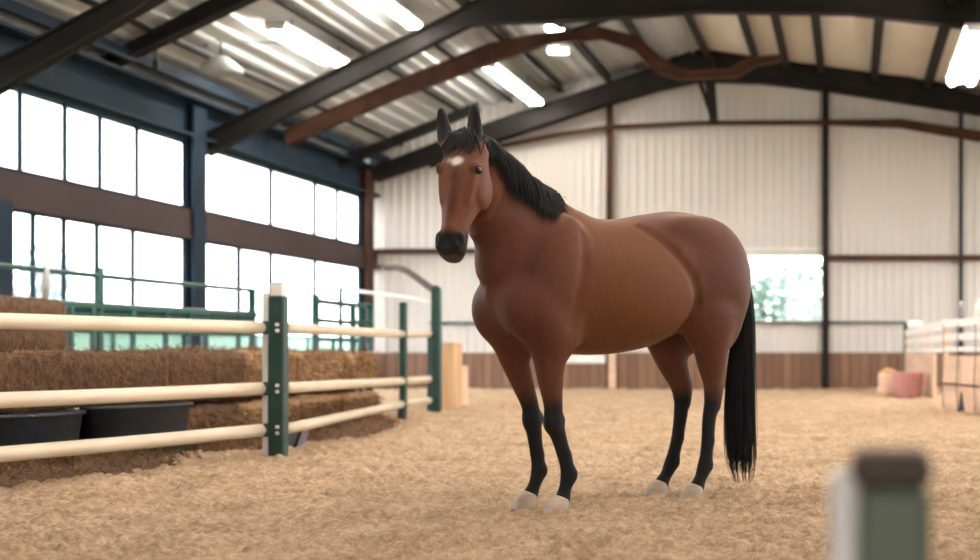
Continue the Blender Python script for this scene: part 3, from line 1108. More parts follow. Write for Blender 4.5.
# things on top of the rails
c = P0 + (Q0 - P0) * .25
MB().box((c[0] + .04, c[1], 1.40), (.30, .25, .14), bev=.05).build('white_bundle', M['white'])
tag(bpy.data.objects['white_bundle'], 'small white bundle lying on the far end of the stall rails', 'bundle')
c = Q0 + (Q1 - Q0) * .45
bt = empty('spray_bottle', (c[0] + .02, c[1], 1.35), 'grey bottle standing on the stall rail', 'bottle')
MB().lathe([(.045, 0), (.05, .02), (.05, .12), (.03, .16), (.018, .18)], (c[0] + .02, c[1], 1.35), 14).build('bottle_body', M['greyrub'], bt, True)
MB().lathe([(.02, .18), (.022, .21), (.012, .24)], (c[0] + .02, c[1], 1.35), 12).build('bottle_cap', M['white'], bt, True)
c = Q0 + (Q1 - Q0) * .9
bt = empty('spray_bottle', (c[0] + .02, c[1], 1.35), 'white bottle standing on the stall rail at the right edge', 'bottle')
MB().lathe([(.05, 0), (.055, .02), (.055, .14), (.03, .18), (.02, .2)], (c[0] + .02, c[1], 1.35), 14).build('bottle_body', M['white'], bt, True)
MB().lathe([(.022, .2), (.024, .23), (.012, .25)], (c[0] + .02, c[1], 1.35), 12).build('bottle_cap', M['white'], bt, True)
# pink tub and yellow sack
p = W(908, 400, 24.6)
Yt = 26.2
xt = (908 - PX) * Yt / F
t = empty('muck_tub', (xt, Yt, 0), 'dusty pink ribbed tub standing beside the stall', 'tub')
mb = MB()
pf = [(.24, -.01)]
for i in range(6):
    z = .03 + i * .068
    pf += [(.255 + i * .008, z), (.268 + i * .008, z + .02), (.255 + i * .008, z + .045)]
pf += [(.31, .45), (.31, .47), (.28, .47), (.25, .08)]
mb.lathe(pf, (xt, Yt, 0), 28)
mb.build('tub_body', M['pink'], t, True)
MB().lathe([(.27, .40), (.16, .47), (.05, .48)], (xt + .02, Yt, -.02), 20).build('contents', M['capbrown'], t, True)
xs2 = (890 - PX) * 26.5 / F
t = empty('feed_sack', (xs2, 26.5, 0), 'yellowish feed sack slumped against the pink tub', 'sack')
vs, fs = bale_mesh('feed_sack', .30, .3, .46, 77, M['yellow'], rough=1.6)
mb = MB().add([v + Vector((xs2 - .06, 26.72, -.01)) for v in vs], fs)
mb.build('sack_body', M['ply'], t, True)
MB().tube([(xs2 - .2, 26.7, .42), (xs2 - .05, 26.66, .48), (xs2 + .12, 26.68, .46)], [.04, .07, .04], 10).build('sack_mouth', M['yellow'], t, True)

# ------------------------------------------------------------------ near blurred post
t = empty('near_post', (.05, 1.68, 0), 'blurred grey green post with brown cap close to the camera', 'post')
MB().box((.0525, 1.68, .355), (.0875, .09, .73), bev=.012).build('post_body', M['sage'], t)
MB().box((.0485, 1.68, .739), (.0955, .092, .042), bev=.014).build('post_cap', M['capbrown'], t)
MB().box((-.0075, 1.68, .368), (.033, .085, .736), bev=.008).build('side_board', M['white'], t)
MB().box((.03, 1.68, -.004), (.2, .2, .03), bev=.01).build('base_plate', M['concrete'], t)

# ------------------------------------------------------------------ the horse
hd = np.array((-.70, -.714)); hd /= np.linalg.norm(hd)
hl = np.array((-hd[1], hd[0]))
HO = np.array((-1.355, 8.05))
HEAD_YAW = math.atan2(hd[1], hd[0])


def to_local(X, Y):
    q_ = np.array((X, Y)) - HO
    return float(q_ @ hd), float(q_ @ hl)


hv = .0085
LO = np.array((-1.12, -.50, -.02)); HI = np.array((1.36, .58, 2.24))
dims = np.ceil((HI - LO) / hv).astype(int) + 1
gx = LO[0] + hv * np.arange(dims[0]); gy = LO[1] + hv * np.arange(dims[1]); gz = LO[2] + hv * np.arange(dims[2])
FIELD = np.full(dims, 1.0, dtype=np.float32)


def block(lo, hi, pad=.16):
    a = np.maximum(((np.array(lo) - pad - LO) / hv).astype(int), 0)
    b = np.minimum(((np.array(hi) + pad - LO) / hv).astype(int) + 2, dims)
    sl = tuple(slice(int(i), int(j)) for i, j in zip(a, b))
    X = gx[sl[0]][:, None, None]; Y = gy[sl[1]][None, :, None]; Z = gz[sl[2]][None, None, :]
    return sl, X, Y, Z


def smin(a, b, k):
    h_ = np.clip(.5 + .5 * (b - a) / k, 0, 1)
    return b + (a - b) * h_ - k * h_ * (1 - h_)


def union(sl, d_, k):
    FIELD[sl] = smin(FIELD[sl], d_.astype(np.float32), k)


def carve(sl, d_, k):
    FIELD[sl] = -smin(-FIELD[sl], d_.astype(np.float32), k)


def ellipsoid_d(c, r, R, X, Y, Z):
    dx, dy, dz = X - c[0], Y - c[1], Z - c[2]
    if R is not None:
        R = np.array(R)
        a = dx * R[0, 0] + dy * R[0, 1] + dz * R[0, 2]
        b = dx * R[1, 0] + dy * R[1, 1] + dz * R[1, 2]
        e = dx * R[2, 0] + dy * R[2, 1] + dz * R[2, 2]
    else:
        a, b, e = dx, dy, dz
    k0 = np.sqrt((a / r[0]) ** 2 + (b / r[1]) ** 2 + (e / r[2]) ** 2)
    k1 = np.sqrt((a / r[0] ** 2) ** 2 + (b / r[1] ** 2) ** 2 + (e / r[2] ** 2) ** 2)
    return k0 * (k0 - 1) / np.maximum(k1, 1e-6)


def ell(c, r, R=None, k=.05, cut=False):
    m_ = max(r)
    sl, X, Y, Z = block(np.array(c) - m_, np.array(c) + m_, .10)
    d_ = ellipsoid_d(c, r, R, X, Y, Z)
    (carve if cut else union)(sl, d_, k)


def rotm(ax, ay, az):
    """rows are the ellipsoid axes in horse space: rotation about y by ay (nose down +), about z by az"""
    return np.array((Matrix.Rotation(az, 3, 'Z') @ Matrix.Rotation(ay, 3, 'Y') @ Matrix.Rotation(ax, 3, 'X')).transposed())


def cone(p, q_, r0, r1, k=.04, flat=1.0, cut=False):
    """round cone; flat scales the y extent"""
    p, q_ = np.array(p, float), np.array(q_, float)
    m_ = max(r0, r1) * max(flat, 1)
    sl, X, Y, Z = block(np.minimum(p, q_) - m_, np.maximum(p, q_) + m_, .10)
    ax = q_ - p
    L2 = ax @ ax
    dx, dy, dz = X - p[0], Y - p[1], Z - p[2]
    t_ = np.clip((dx * ax[0] + dy * ax[1] + dz * ax[2]) / L2, 0, 1)
    ex, ey, ez = dx - t_ * ax[0], (dy - t_ * ax[1]) / flat, dz - t_ * ax[2]
    d_ = np.sqrt(ex * ex + ey * ey + ez * ez) - (r0 + (r1 - r0) * t_)
    (carve if cut else union)(sl, d_, k)


def chain(pts, k=.03, flat=1.0):
    """a limb of constant blend: its own segments join sharply, the limb then melts into the body"""
    P = np.array([p[:3] for p in pts], float)
    rm = max(p[3] for p in pts)
    sl, X, Y, Z = block(P.min(0) - rm, P.max(0) + rm, .10)
    tot = None
    for a, b in zip(pts[:-1], pts[1:]):
        p, q_ = np.array(a[:3], float), np.array(b[:3], float)
        ax = q_ - p
        dx, dy, dz = X - p[0], Y - p[1], Z - p[2]
        t_ = np.clip((dx * ax[0] + dy * ax[1] + dz * ax[2]) / (ax @ ax), 0, 1)
        ex, ey, ez = dx - t_ * ax[0], (dy - t_ * ax[1]) / flat, dz - t_ * ax[2]
        d_ = np.sqrt(ex * ex + ey * ey + ez * ez) - (a[3] + (b[3] - a[3]) * t_)
        tot = d_ if tot is None else np.minimum(tot, d_)
    union(sl, tot, k)


def dense(pts, per=5):
    """the same stations, joined by a smooth curve"""
    A_ = np.array(pts, float)
    s_ = np.concatenate([[0], np.cumsum(np.linalg.norm(np.diff(A_[:, :3], axis=0), axis=1))])
    u = np.concatenate([np.linspace(a, b, per, endpoint=False) for a, b in zip(s_[:-1], s_[1:])] + [[s_[-1]]])
    return np.stack([cubic(s_, A_[:, i])(u) for i in range(A_.shape[1])], 1)


def cubic(xs_, vs_):
    xs_, vs_ = np.array(xs_, float), np.array(vs_, float)
    m_ = np.gradient(vs_, xs_)

    def f(x):
        i = np.clip(np.searchsorted(xs_, x) - 1, 0, len(xs_) - 2)
        h_ = xs_[i + 1] - xs_[i]
        t_ = np.clip((x - xs_[i]) / h_, 0, 1)
        return ((1 + 2 * t_) * (1 - t_) ** 2) * vs_[i] + t_ * (1 - t_) ** 2 * h_ * m_[i] + t_ * t_ * (3 - 2 * t_) * vs_[i + 1] + t_ * t_ * (t_ - 1) * h_ * m_[i + 1]
    return f


# trunk
ST = [(-.94, 1.36, 1.24, .05), (-.88, 1.50, 1.14, .15), (-.77, 1.615, 1.07, .225), (-.61, 1.685, 1.04, .28), (-.42, 1.705, .99, .315), (-.2, 1.672, .90, .335),
      (0, 1.632, .862, .335), (.2, 1.628, .852, .315), (.38, 1.66, .862, .285), (.54, 1.645, .875, .265), (.62, 1.55, .91, .23), (.65, 1.47, .95, .21), (.67, 1.38, .99, .17)]
sx_ = [s[0] for s in ST]
ftop, fbot, fw_ = cubic(sx_, [s[1] for s in ST]), cubic(sx_, [s[2] for s in ST]), cubic(sx_, [s[3] for s in ST])
sl, X, Y, Z = block((-.94, -.36, .83), (.83, .36, 1.75), .1)
xc = np.clip(gx[sl[0]], -.94, .67)
T_, B_, Wd = ftop(xc)[:, None, None], fbot(xc)[:, None, None], fw_(xc)[:, None, None]
C_, Hh = (T_ + B_) / 2, (T_ - B_) / 2
zn = np.clip((Z - C_) / Hh, -1.2, 1.2)
wy = Wd * (1 - .16 * zn - .05 * zn ** 2)
e_ = 2.25
q0 = (np.abs(Y / wy) ** e_ + np.abs((Z - C_) / Hh) ** e_) ** (1 / e_)
dd = (q0 - 1) * np.minimum(wy, Hh) * .9
xo = np.abs(X - xc[:, None, None])
dd = np.maximum(dd, 0) * 0 + np.where(xo > 0, np.sqrt(np.maximum(dd, 0) ** 2 + xo ** 2) + np.minimum(dd, 0), dd)
union(sl, dd, .01)

for s in (1, -1):
    # haunch
    ell((-.58, .155 * s, 1.34), (.28, .17, .32), rotm(0, .25, 0), .07)
    ell((-.68, .135 * s, 1.15), (.17, .125, .30), rotm(0, -.12, 0), .07)
    ell((-.38, .19 * s, 1.57), (.12, .06, .07), None, .10)           # hip point
    ell((-.50, .19 * s, 1.06), (.15, .11, .22), rotm(0, .35, 0), .06)  # stifle
    # shoulder
    ell((.55, .185 * s, 1.28), (.15, .105, .34), rotm(0, -.40, 0), .07)
    ell((.66, .17 * s, 1.08), (.14, .11, .17), rotm(0, .3, 0), .05)
    ell((.69, .095 * s, 1.13), (.12, .105, .16), rotm(0, .2, 0), .075)  # breast
    ell((.50, .19 * s, .98), (.12, .085, .15), None, .05)             # elbow
    ell((-.05, .21 * s, 1.2), (.36, .135, .24), None, .06)            # barrel
ell((.70, 0, 1.16), (.10, .10, .16), rotm(0, .15, 0), .08)            # breastbone
# withers and croup
cone((-.84, 0, 1.55), (-.955, 0, 1.36), .045, .033, .05)               # dock of the tail



def groove(pts, s, r=.018, k=.035, lift=.010):
    """a soft crease along the side of the body"""
    out = []
    for x, z in pts:
        ix, iz = int((x - LO[0]) / hv), int((z - LO[2]) / hv)
        col = FIELD[ix, :, iz]
        ins = np.nonzero(col < 0)[0]
        if len(ins):
            y = gy[ins[-1] if s > 0 else ins[0]]
            out.append((x, y + lift * s, z))
    for a, b in zip(out[:-1], out[1:]):
        cone(a, b, r, r, k, 1.0, True)

# legs: (x, y, z, r)
LF = [(.60, .17, 1.04, .125), (.555, .172, .87, .098), (.545, .172, .72, .072), (.525, .17, .57, .052)]
LFd = [(.525, .17, .57, .050), (.522, .17, .49, .053), (.50, .17, .42, .041), (.463, .17, .31, .034), (.442, .17, .24, .035), (.432, .17, .195, .042), (.452, .17, .12, .036), (.47, .17, .06, .046)]
RF = [(.61, -.17, 1.02, .115), (.56, -.17, .85, .086), (.495, -.17, .68, .062), (.45, -.17, .56, .050)]
RFd = [(.45, -.17, .56, .050), (.437, -.17, .49, .052), (.43, -.17, .41, .040), (.415, -.17, .30, .034), (.405, -.17, .24, .035), (.400, -.17, .195, .042), (.425, -.17, .12, .036), (.455, -.17, .06, .046)]
LH = [(-.57, .165, 1.08, .165), (-.575, .17, .94, .118), (-.583, .17, .80, .090), (-.590, .17, .69, .060), (-.588, .17, .62, .046)]
LHd = [(-.600, .17, .64, .047), (-.585, .17, .56, .049), (-.560, .17, .47, .040), (-.548, .17, .34, .036), (-.536, .17, .24, .038), (-.528, .17, .19, .045), (-.495, .17, .115, .038), (-.465, .17, .06, .048)]
RH = [(-.50, -.165, 1.06, .16), (-.52, -.17, .92, .125), (-.565, -.17, .79, .094), (-.615, -.17, .68, .070), (-.625, -.17, .61, .052)]
RHd = [(-.645, -.17, .655, .045), (-.632, -.17, .56, .050), (-.615, -.17, .47, .041), (-.59, -.17, .34, .036), (-.562, -.17, .24, .038), (-.548, -.17, .19, .045), (-.505, -.17, .115, .038), (-.465, -.17, .06, .048)]
for up_, dn in ((LF, LFd), (RF, RFd), (LH, LHd), (RH, RHd)):
    chain(dense(up_ + dn[1:] if up_[-1][2] - dn[0][2] < .001 and up_[-1][0] == dn[0][0] else up_), .05, .86)
    if not (up_[-1][0] == dn[0][0]):
        chain(dense(dn), .03, .88)
for L_ in (LFd, RFd):      # knee cap and pisiform
    x, y, z, r = L_[1]
    ell((x + .012, y, z), (.045, .047, .062), None, .02)
    ell((x - .045, y, z + .005), (.022, .025, .04), None, .02)
for L_ in (LHd, RHd):      # point of hock
    x, y, z, r = L_[0]
    cone((x - .035, y, z + .03), (x - .01, y, z - .10), .028, .030, .03)
for L_ in (LFd, RFd, LHd, RHd):   # ergot / sesamoids, tendon behind the cannon
    x, y, z, r = L_[5]
    ell((x - .030, y, z), (.024, .032, .035), None, .02)
    x2, y2, z2, r2 = L_[3]
    x3, y3, z3, r3 = L_[2]
    cone((x3 - .016, y3, z3 + .01), (x2 - .016, y2, z2), .026, .024, .03)
    cone((x2 - .016, y2, z2), (x - .02, y, z + .02), .024, .024, .03)

for s in (1, -1):
    groove([(-.06, 1.585), (-.2, 1.453), (-.317, 1.285), (-.362, 1.142), (-.317, 1.025), (-.25, .95)], s, .014, .05, .014)
    groove([(.383, 1.50), (.396, 1.357), (.435, 1.177), (.48, 1.014)], s, .012, .05, .016)

# neck
NK = [(.50, 0, 1.36, .365, .205), (.62, .005, 1.47, .30, .170), (.735, .02, 1.60, .205, .125), (.83, .035, 1.74, .155, .088), (.93, .06, 1.86, .115, .070)]


def neck_seg(a, b, k):
    p, q_ = np.array(a[:3]), np.array(b[:3])
    m_ = max(a[3], b[3])
    sl, X, Y, Z = block(np.minimum(p, q_) - m_, np.maximum(p, q_) + m_, .06)
    ax = q_ - p
    L2 = ax @ ax
    dx, dy, dz = X - p[0], Y - p[1], Z - p[2]
    t_ = np.clip((dx * ax[0] + dy * ax[1] + dz * ax[2]) / L2, 0, 1)
    ex, ey, ez = dx - t_ * ax[0], dy - t_ * ax[1], dz - t_ * ax[2]
    deep = a[3] + (b[3] - a[3]) * t_
    wide = a[4] + (b[4] - a[4]) * t_
    un = ax / math.sqrt(L2)
    perp = np.array((un[2], 0, -un[0]))
    s_ = ex * perp[0] + ez * perp[2]
    o_ = ex * un[0] + ey * un[1] + ez * un[2]
    wv = wide * (1 + .22 * np.clip(s_ / deep, -1, 1))       # thinner at the crest
    q0 = np.sqrt((s_ / deep) ** 2 + (ey / wv) ** 2 + (o_ / wide) ** 2)
    union(sl, (q0 - 1) * np.minimum(wv, deep), k)


for a, b in zip(NK[:-1], NK[1:]):
    neck_seg(a, b, .05)
# crest line
chain(dense([(.40, 0, 1.615, .045), (.50, 0, 1.685, .045), (.60, .006, 1.755, .045), (.72, .018, 1.83, .045), (.82, .035, 1.89, .045), (.90, .05, 1.935, .05)]), .06)

# head, in its own frame: f = where the face looks, s = its left, u = up
ff = np.array((-.15, -1.0)); ff /= np.linalg.norm(ff)
fl_ = np.array((ff @ hd, ff @ hl, 0)); sl_ = np.array((-fl_[1], fl_[0], 0)); ul_ = np.array((0, 0, 1.0))
TILT = math.radians(17)
ad = fl_ * math.sin(TILT) - ul_ * math.cos(TILT)       # from poll to lips
nd = fl_ * math.cos(TILT) + ul_ * math.sin(TILT)       # out of the face
hx, hy = to_local(-1.980, 7.22)
HP = np.array((hx, hy, 1.968))
RH3 = np.stack([sl_, nd, ad])


def hp(s, n_, t_):
    return HP + sl_ * s + nd * n_ + ad * t_


HS = [(-.02, .06, .03, .05), (.05, .098, .055, .10), (.12, .115, .078, .14), (.19, .122, .088, .165), (.26, .113, .085, .185), (.33, .100, .074, .165), (.41, .081, .062, .115),
      (.49, .069, .055, .080), (.555, .073, .054, .068), (.61, .071, .042, .062), (.645, .055, .020, .047), (.66, .02, .0, .02)]
ht = [h_[0] for h_ in HS]
fw2, fn, fb = cubic(ht, [h_[1] for h_ in HS]), cubic(ht, [h_[2] for h_ in HS]), cubic(ht, [h_[3] for h_ in HS])
cs = np.stack([hp(s, n_, t_) for s in (-.13, .13) for n_ in (-.2, .1) for t_ in (-.04, .70)])
sl, X, Y, Z = block(cs.min(0), cs.max(0), .04)
dx, dy, dz = X - HP[0], Y - HP[1], Z - HP[2]
S_ = dx * sl_[0] + dy * sl_[1] + dz * sl_[2]
N_ = dx * nd[0] + dy * nd[1] + dz * nd[2]
T_ = dx * ad[0] + dy * ad[1] + dz * ad[2]
tc_ = np.clip(T_, -.02, .66)
wv, nf, nb = fw2(tc_), fn(tc_), fb(tc_)
cn, hn = (nf - nb) / 2, (nf + nb) / 2
nn_ = np.clip((N_ - cn) / hn, -1.1, 1.1)
wv = wv * (1 - .20 * np.clip(nn_, 0, 1) ** 2 - .18 * np.clip(-nn_, 0, 1) ** 2)
q0 = (np.abs(S_ / wv) ** 2.5 + np.abs((N_ - cn) / hn) ** 2.3) ** (1 / 2.4)
dd = (q0 - 1) * np.minimum(wv, hn) * .9
to_ = np.abs(T_ - tc_)
dd = np.where(to_ > 0, np.sqrt(np.maximum(dd, 0) ** 2 + to_ ** 2) + np.minimum(dd, 0), dd)
union(sl, dd, .03)
for s in (1, -1):
    ell(hp(.094 * s, .035, .182), (.028, .042, .034), RH3, .018)          # brow over the eye
    ell(hp(.094 * s, -.075, .255), (.036, .09, .105), RH3, .012)             # jowl
    cone(hp(.088 * s, .035, .24), hp(.070 * s, .03, .36), .013, .008, .03)  # facial crest
    ell(hp(.050 * s, .036, .575), (.028, .030, .050), RH3, .02)           # nostril flare
    ell(hp(.064 * s, .056, .58), (.015, .022, .026), RH3, .010, cut=True)
    ell(hp(.113 * s, .035, .190), (.018, .026, .019), RH3, .008, cut=True)
cone(hp(0, .060, .30), hp(0, .048, .53), .018, .016, .03)               # nasal bone
ell(hp(0, -.03, .640), (.050, .045, .028), RH3, .015)                   # lower lip and chin
ell(hp(0, .02, .625), (.058, .035, .035), RH3, .015)
for s in (-.05, -.025, 0, .025, .05):
    ell(hp(s, .045 - abs(s) * .5, .640), (.024, .036, .005), RH3, .004, cut=True)   # mouth line

# ears
for s, tip in ((1, (.014, -.005, -.205)), (-1, (-.165, .0, -.185))):
    b0 = hp(.076 * s - .030, -.02, .035)
    tp = hp(*tip)
    ax = tp - b0
    L_ = np.linalg.norm(ax)
    ax = ax / L_
    fr = nd * .9 + sl_ * .25 * s
    fr = fr - ax * (fr @ ax); fr /= np.linalg.norm(fr)
    sd = np.cross(ax, fr)
    R_ = np.stack([sd, fr, ax])
    c = b0 + ax * L_ * .47
    ell(c, (.036, .030, L_ * .54), R_, .02)
    ell(b0 + ax * L_ * .30, (.038, .034, .06), R_, .02)
    cone(hp(.06 * s, -.03, .07), b0 + ax * .04, .05, .034, .03)
    ell(c + fr * .030 + ax * .012, (.022, .026, L_ * .46), R_, .008, cut=True)


# ---- surface from the field
def surface_nets(Fd):
    S = Fd < 0
    c = [S[i:S.shape[0] - 1 + i, j:S.shape[1] - 1 + j, k:S.shape[2] - 1 + k] for i in (0, 1) for j in (0, 1) for k in (0, 1)]
    tot = sum(x.astype(np.int8) for x in c)
    act = (tot > 0) & (tot < 8)
    I, J, K = np.nonzero(act)
    cid = np.full(act.shape, -1, np.int64)
    cid[I, J, K] = np.arange(len(I))
    acc = np.zeros((len(I), 3)); cnt = np.zeros(len(I))
    corners = [(i, j, k) for i in (0, 1) for j in (0, 1) for k in (0, 1)]
    for a in corners:
        for ax in range(3):
            if a[ax] == 0:
                b = list(a); b[ax] = 1
                fa = Fd[I + a[0], J + a[1], K + a[2]]; fb_ = Fd[I + b[0], J + b[1], K + b[2]]
                m_ = (fa < 0) != (fb_ < 0)
                t_ = np.where(m_, fa / np.where(m_, fa - fb_, 1), 0)
                p = np.array(a, float)[None] + np.zeros((len(I), 3))
                p[:, ax] += t_
                acc += p * m_[:, None]; cnt += m_
    V = (np.stack([I, J, K], 1) + acc / cnt[:, None]) * hv + LO
    Q = []
    for ax in range(3):
        sh = [slice(None)] * 3; sh[ax] = slice(0, -1); s0 = S[tuple(sh)]
        sh[ax] = slice(1, None); s1 = S[tuple(sh)]
        e = np.array(np.nonzero(s0 != s1)).T
        u, v = (ax + 1) % 3, (ax + 2) % 3
        ok = (e[:, u] > 0) & (e[:, v] > 0) & (e[:, u] < S.shape[u] - 1) & (e[:, v] < S.shape[v] - 1)
        e = e[ok]
        ins = s0[e[:, 0], e[:, 1], e[:, 2]]

        def cell(du, dv):
            g = e.copy(); g[:, u] -= du; g[:, v] -= dv
            return cid[g[:, 0], g[:, 1], g[:, 2]]
        qd = np.stack([cell(1, 1), cell(0, 1), cell(0, 0), cell(1, 0)], 1)
        qd[~ins] = qd[~ins][:, ::-1]
        Q.append(qd)
    Q = np.concatenate(Q)
    return V, Q


def smooth_mesh(V, Q, it, lam=.5):
    E_ = np.concatenate([Q[:, [0, 1]], Q[:, [1, 2]], Q[:, [2, 3]], Q[:, [3, 0]]])
    for _ in range(it):
        acc = np.zeros_like(V); cnt = np.zeros(len(V))
        for a, b in ((0, 1), (1, 0)):
            for ax in range(3):
                acc[:, ax] += np.bincount(E_[:, a], V[E_[:, b], ax], len(V))
            cnt += np.bincount(E_[:, a], minlength=len(V))
        V = V + lam * (acc / cnt[:, None] - V)
    return V


V, Q = surface_nets(FIELD)
# keep the largest connected piece
lab = np.arange(len(V))
for _ in range(600):
    m_ = np.minimum.reduce([lab[Q[:, i]] for i in range(4)])
    new = lab.copy()
    for i in range(4):
        np.minimum.at(new, Q[:, i], m_)
    new = new[new]
    if (new == lab).all():
        break
    lab = new
main = np.bincount(lab).argmax()
keep = lab == main
print('horse verts', len(V), 'kept', keep.sum())
Q = Q[keep[Q].all(1)]
remap = np.cumsum(keep) - 1
V = V[keep]; Q = remap[Q]
V = smooth_mesh(V, Q, 3, .5)


def field_at(P):
    g = (np.array(P) - LO) / hv
    g = np.clip(g, 0, np.array(dims) - 1.001)
    i = g.astype(int); f_ = g - i
    o_ = 0
    for a in (0, 1):
        for b in (0, 1):
            for c in (0, 1):
                w_ = (f_[0] if a else 1 - f_[0]) * (f_[1] if b else 1 - f_[1]) * (f_[2] if c else 1 - f_[2])
                o_ += w_ * FIELD[i[0] + a, i[1] + b, i[2] + c]
    return float(o_)


def field_grad(P):
    e = .012
    g = np.array([field_at(P + np.eye(3)[i] * e) - field_at(P - np.eye(3)[i] * e) for i in range(3)])
    return g / max(np.linalg.norm(g), 1e-6)


def push_out(P, dist):
    P = np.array(P, float)
    for _ in range(4):
        d_ = field_at(P)
        if d_ < dist:
            P = P + field_grad(P) * min(dist - d_, .06)
    return P


# ---- coat colours and painted shade by region of the animal
def sstep(a, b, x):
    t_ = np.clip((x - a) / (b - a), 0, 1)
    return t_ * t_ * (3 - 2 * t_)


def mix(c, d_, w_):
    return c * (1 - w_[:, None]) + np.array(d_) * w_[:, None]


nv = len(V)
jit = np.array([noise.noise(Vector(v) * 9) for v in V])
jit2 = np.array([noise.noise(Vector(v) * 3.1) for v in V])
colr = np.tile(np.array((.118, .039, .0185)), (nv, 1))
xb = np.interp(V[:, 2], [.95, 1.025, 1.142, 1.285, 1.453, 1.604, 1.7], [-.25, -.317, -.362, -.317, -.2, -.058, .02])
xs_ = np.interp(V[:, 2], [.907, 1.014, 1.177, 1.357, 1.52, 1.65], [.543, .48, .435, .396, .383, .36])
colr = mix(colr, (.138, .050, .0195), sstep(-.05, .10, V[:, 0] - xb + jit2 * .03) * sstep(.16, -.26, V[:, 0] - xs_ + jit2 * .06) * sstep(.8, .95, V[:, 2]))
colr = mix(colr, (.098, .035, .019), sstep(.02, -.10, V[:, 0] - xb + jit2 * .05) * .85)  # haunch shade painted into the coat colour
colr = mix(colr, (.092, .030, .018), sstep(.50, .68, V[:, 0] + jit2 * .05) * .8)
BLK = (.008, .008, .009)
isleg = V[:, 2] < 1.0
fore = V[:, 0] > 0
lim = np.where(fore, .60, .615) + jit * .03
colr = mix(colr, (.10, .036, .018), sstep(.16, 0.02, V[:, 2] - lim) * isleg)
colr = mix(colr, BLK, sstep(.06, -.06, V[:, 2] - lim) * isleg)
# inside of the right foreleg is darker higher up
rel = V - HP
hs, hn_, htt = rel @ sl_, rel @ nd, rel @ ad
head = (hn_ > -.24) & (htt > -.32) & (htt < .75) & (np.abs(hs) < np.where(htt < .05, .26, .16)) & (hn_ < .15)
headw = head.astype(float)
colr = mix(colr, (.165, .060, .032), headw * .8)
colr = mix(colr, BLK, headw * sstep(.50, .55, htt + jit * .012 - .25 * np.clip(-hn_ - .02, 0, .1)))
colr = mix(colr, (.07, .05, .042), headw * sstep(.624, .640, htt) * .7)
colr = mix(colr, (.08, .03, .016), headw * np.exp(-((np.abs(hs) - .105) ** 2 / .026 ** 2 + (hn_ - .03) ** 2 / .045 ** 2 + (htt - .19) ** 2 / .035 ** 2)) * .9)
colr = mix(colr, (.060, .022, .014), headw * np.exp(-((hs - .012) ** 2 / .024 ** 2)) * sstep(.16, .25, htt) * sstep(.5, .4, htt) * (hn_ > 0) * .75)
star = np.exp(-(((hs - .008 + jit * .012) / .027) ** 2 + ((htt - .160 - jit * .01) / .024) ** 2) ** 2) * (hn_ > 0.02)
star2 = np.exp(-(((hs + .034) / .02) ** 2 + ((htt - .155) / .014) ** 2)) * (hn_ > 0.02) * .4
colr = mix(colr, (.75, .70, .66), headw * np.clip(star + star2 + jit * .15 * (star > .1), 0, 1))
ear = (htt < .03) & head & (hn_ < .09) & ((np.abs(hs) > .025) | (htt < -.05))
colr = mix(colr, (.010, .009, .009), ear * sstep(.035, -.01, htt))
# dark skin under the mane
crest = np.array([(.475, 0, 1.695), (.50, 0, 1.72), (.60, .006, 1.79), (.72, .018, 1.87), (.82, .035, 1.935), (.93, .05, 1.985)])
dmin = np.full(nv, 9.0)
for a, b in zip(crest[:-1], crest[1:]):
    ax = b - a
    t_ = np.clip((V - a) @ ax / (ax @ ax), 0, 1)
    dmin = np.minimum(dmin, np.linalg.norm(V - a - t_[:, None] * ax, axis=1))
colr = mix(colr, BLK, sstep(.12, .07, dmin + jit * .02) * (~head | (htt < .05)))

hrot = np.array([[hd[0], hl[0]], [hd[1], hl[1]]])


def loc2w(V_):
    o_ = np.array(V_, float).copy()
    o_[..., :2] = o_[..., :2] @ hrot.T + HO
    return o_


horse = empty('horse', (HO[0], HO[1], 0), 'bay horse with black mane, tail and stockings standing on sand', 'horse')
horse.rotation_euler = (0, 0, HEAD_YAW)


def part(name, verts, faces, mat, smooth=True, parent=horse):
    me = bpy.data.meshes.new(name)
    me.from_pydata([tuple(map(float, v)) for v in verts], [], faces)
    me.materials.append(mat)
    if smooth:
        me.polygons.foreach_set('use_smooth', [True] * len(me.polygons))
    me.update()
    o_ = bpy.data.objects.new(name, me)
    COL.objects.link(o_)
    o_.parent = parent
    return o_


me = bpy.data.meshes.new('body')
np_mesh(me, V, Q)
ca = me.color_attributes.new('coat', 'FLOAT_COLOR', 'POINT')
ca.data.foreach_set('color', np.concatenate([colr, np.ones((nv, 1))], 1).astype(np.float32).ravel())
me.materials.append(M['coat'])
body = bpy.data.objects.new('body', me)
COL.objects.link(body)
body.parent = horse

# hooves
for L_ in (LFd, RFd, LHd, RHd):
    x, y, z, r = L_[-1]
    rings = []
    for zz, fwd, rx, ry in ((-.012, .038, .080, .064), (.0, .037, .079, .063), (.03, .025, .070, .058), (.052, .012, .060, .052), (.066, .004, .053, .047), (.075, .0, .044, .040)):
        rings.append([(x + fwd - .004 + rx * math.cos(a) * (1 if math.cos(a) > 0 else .72), y + ry * math.sin(a), zz + (.022 * math.cos(a) if zz > .02 else 0)) for a in np.linspace(0, 2 * math.pi, 24, endpoint=False)])
    vs = [p for rg in rings for p in rg]
    fs = [(i * 24 + j, i * 24 + (j + 1) % 24, (i + 1) * 24 + (j + 1) % 24, (i + 1) * 24 + j) for i in range(len(rings) - 1) for j in range(24)]
    fs.append(tuple(range(23, -1, -1))); fs.append(tuple((len(rings) - 1) * 24 + j for j in range(24)))
    part('hoof', vs, fs, M['hoof'])

# eyes
for s in (1, -1):
    c = hp(.095 * s, .036, .190)
    mb = MB().lathe([(.027 * math.sin(a), -.027 * math.cos(a)) for a in np.linspace(.05, math.pi - .05, 12)], c, 18)
    part('eye', mb.v, mb.f, M['eye'])


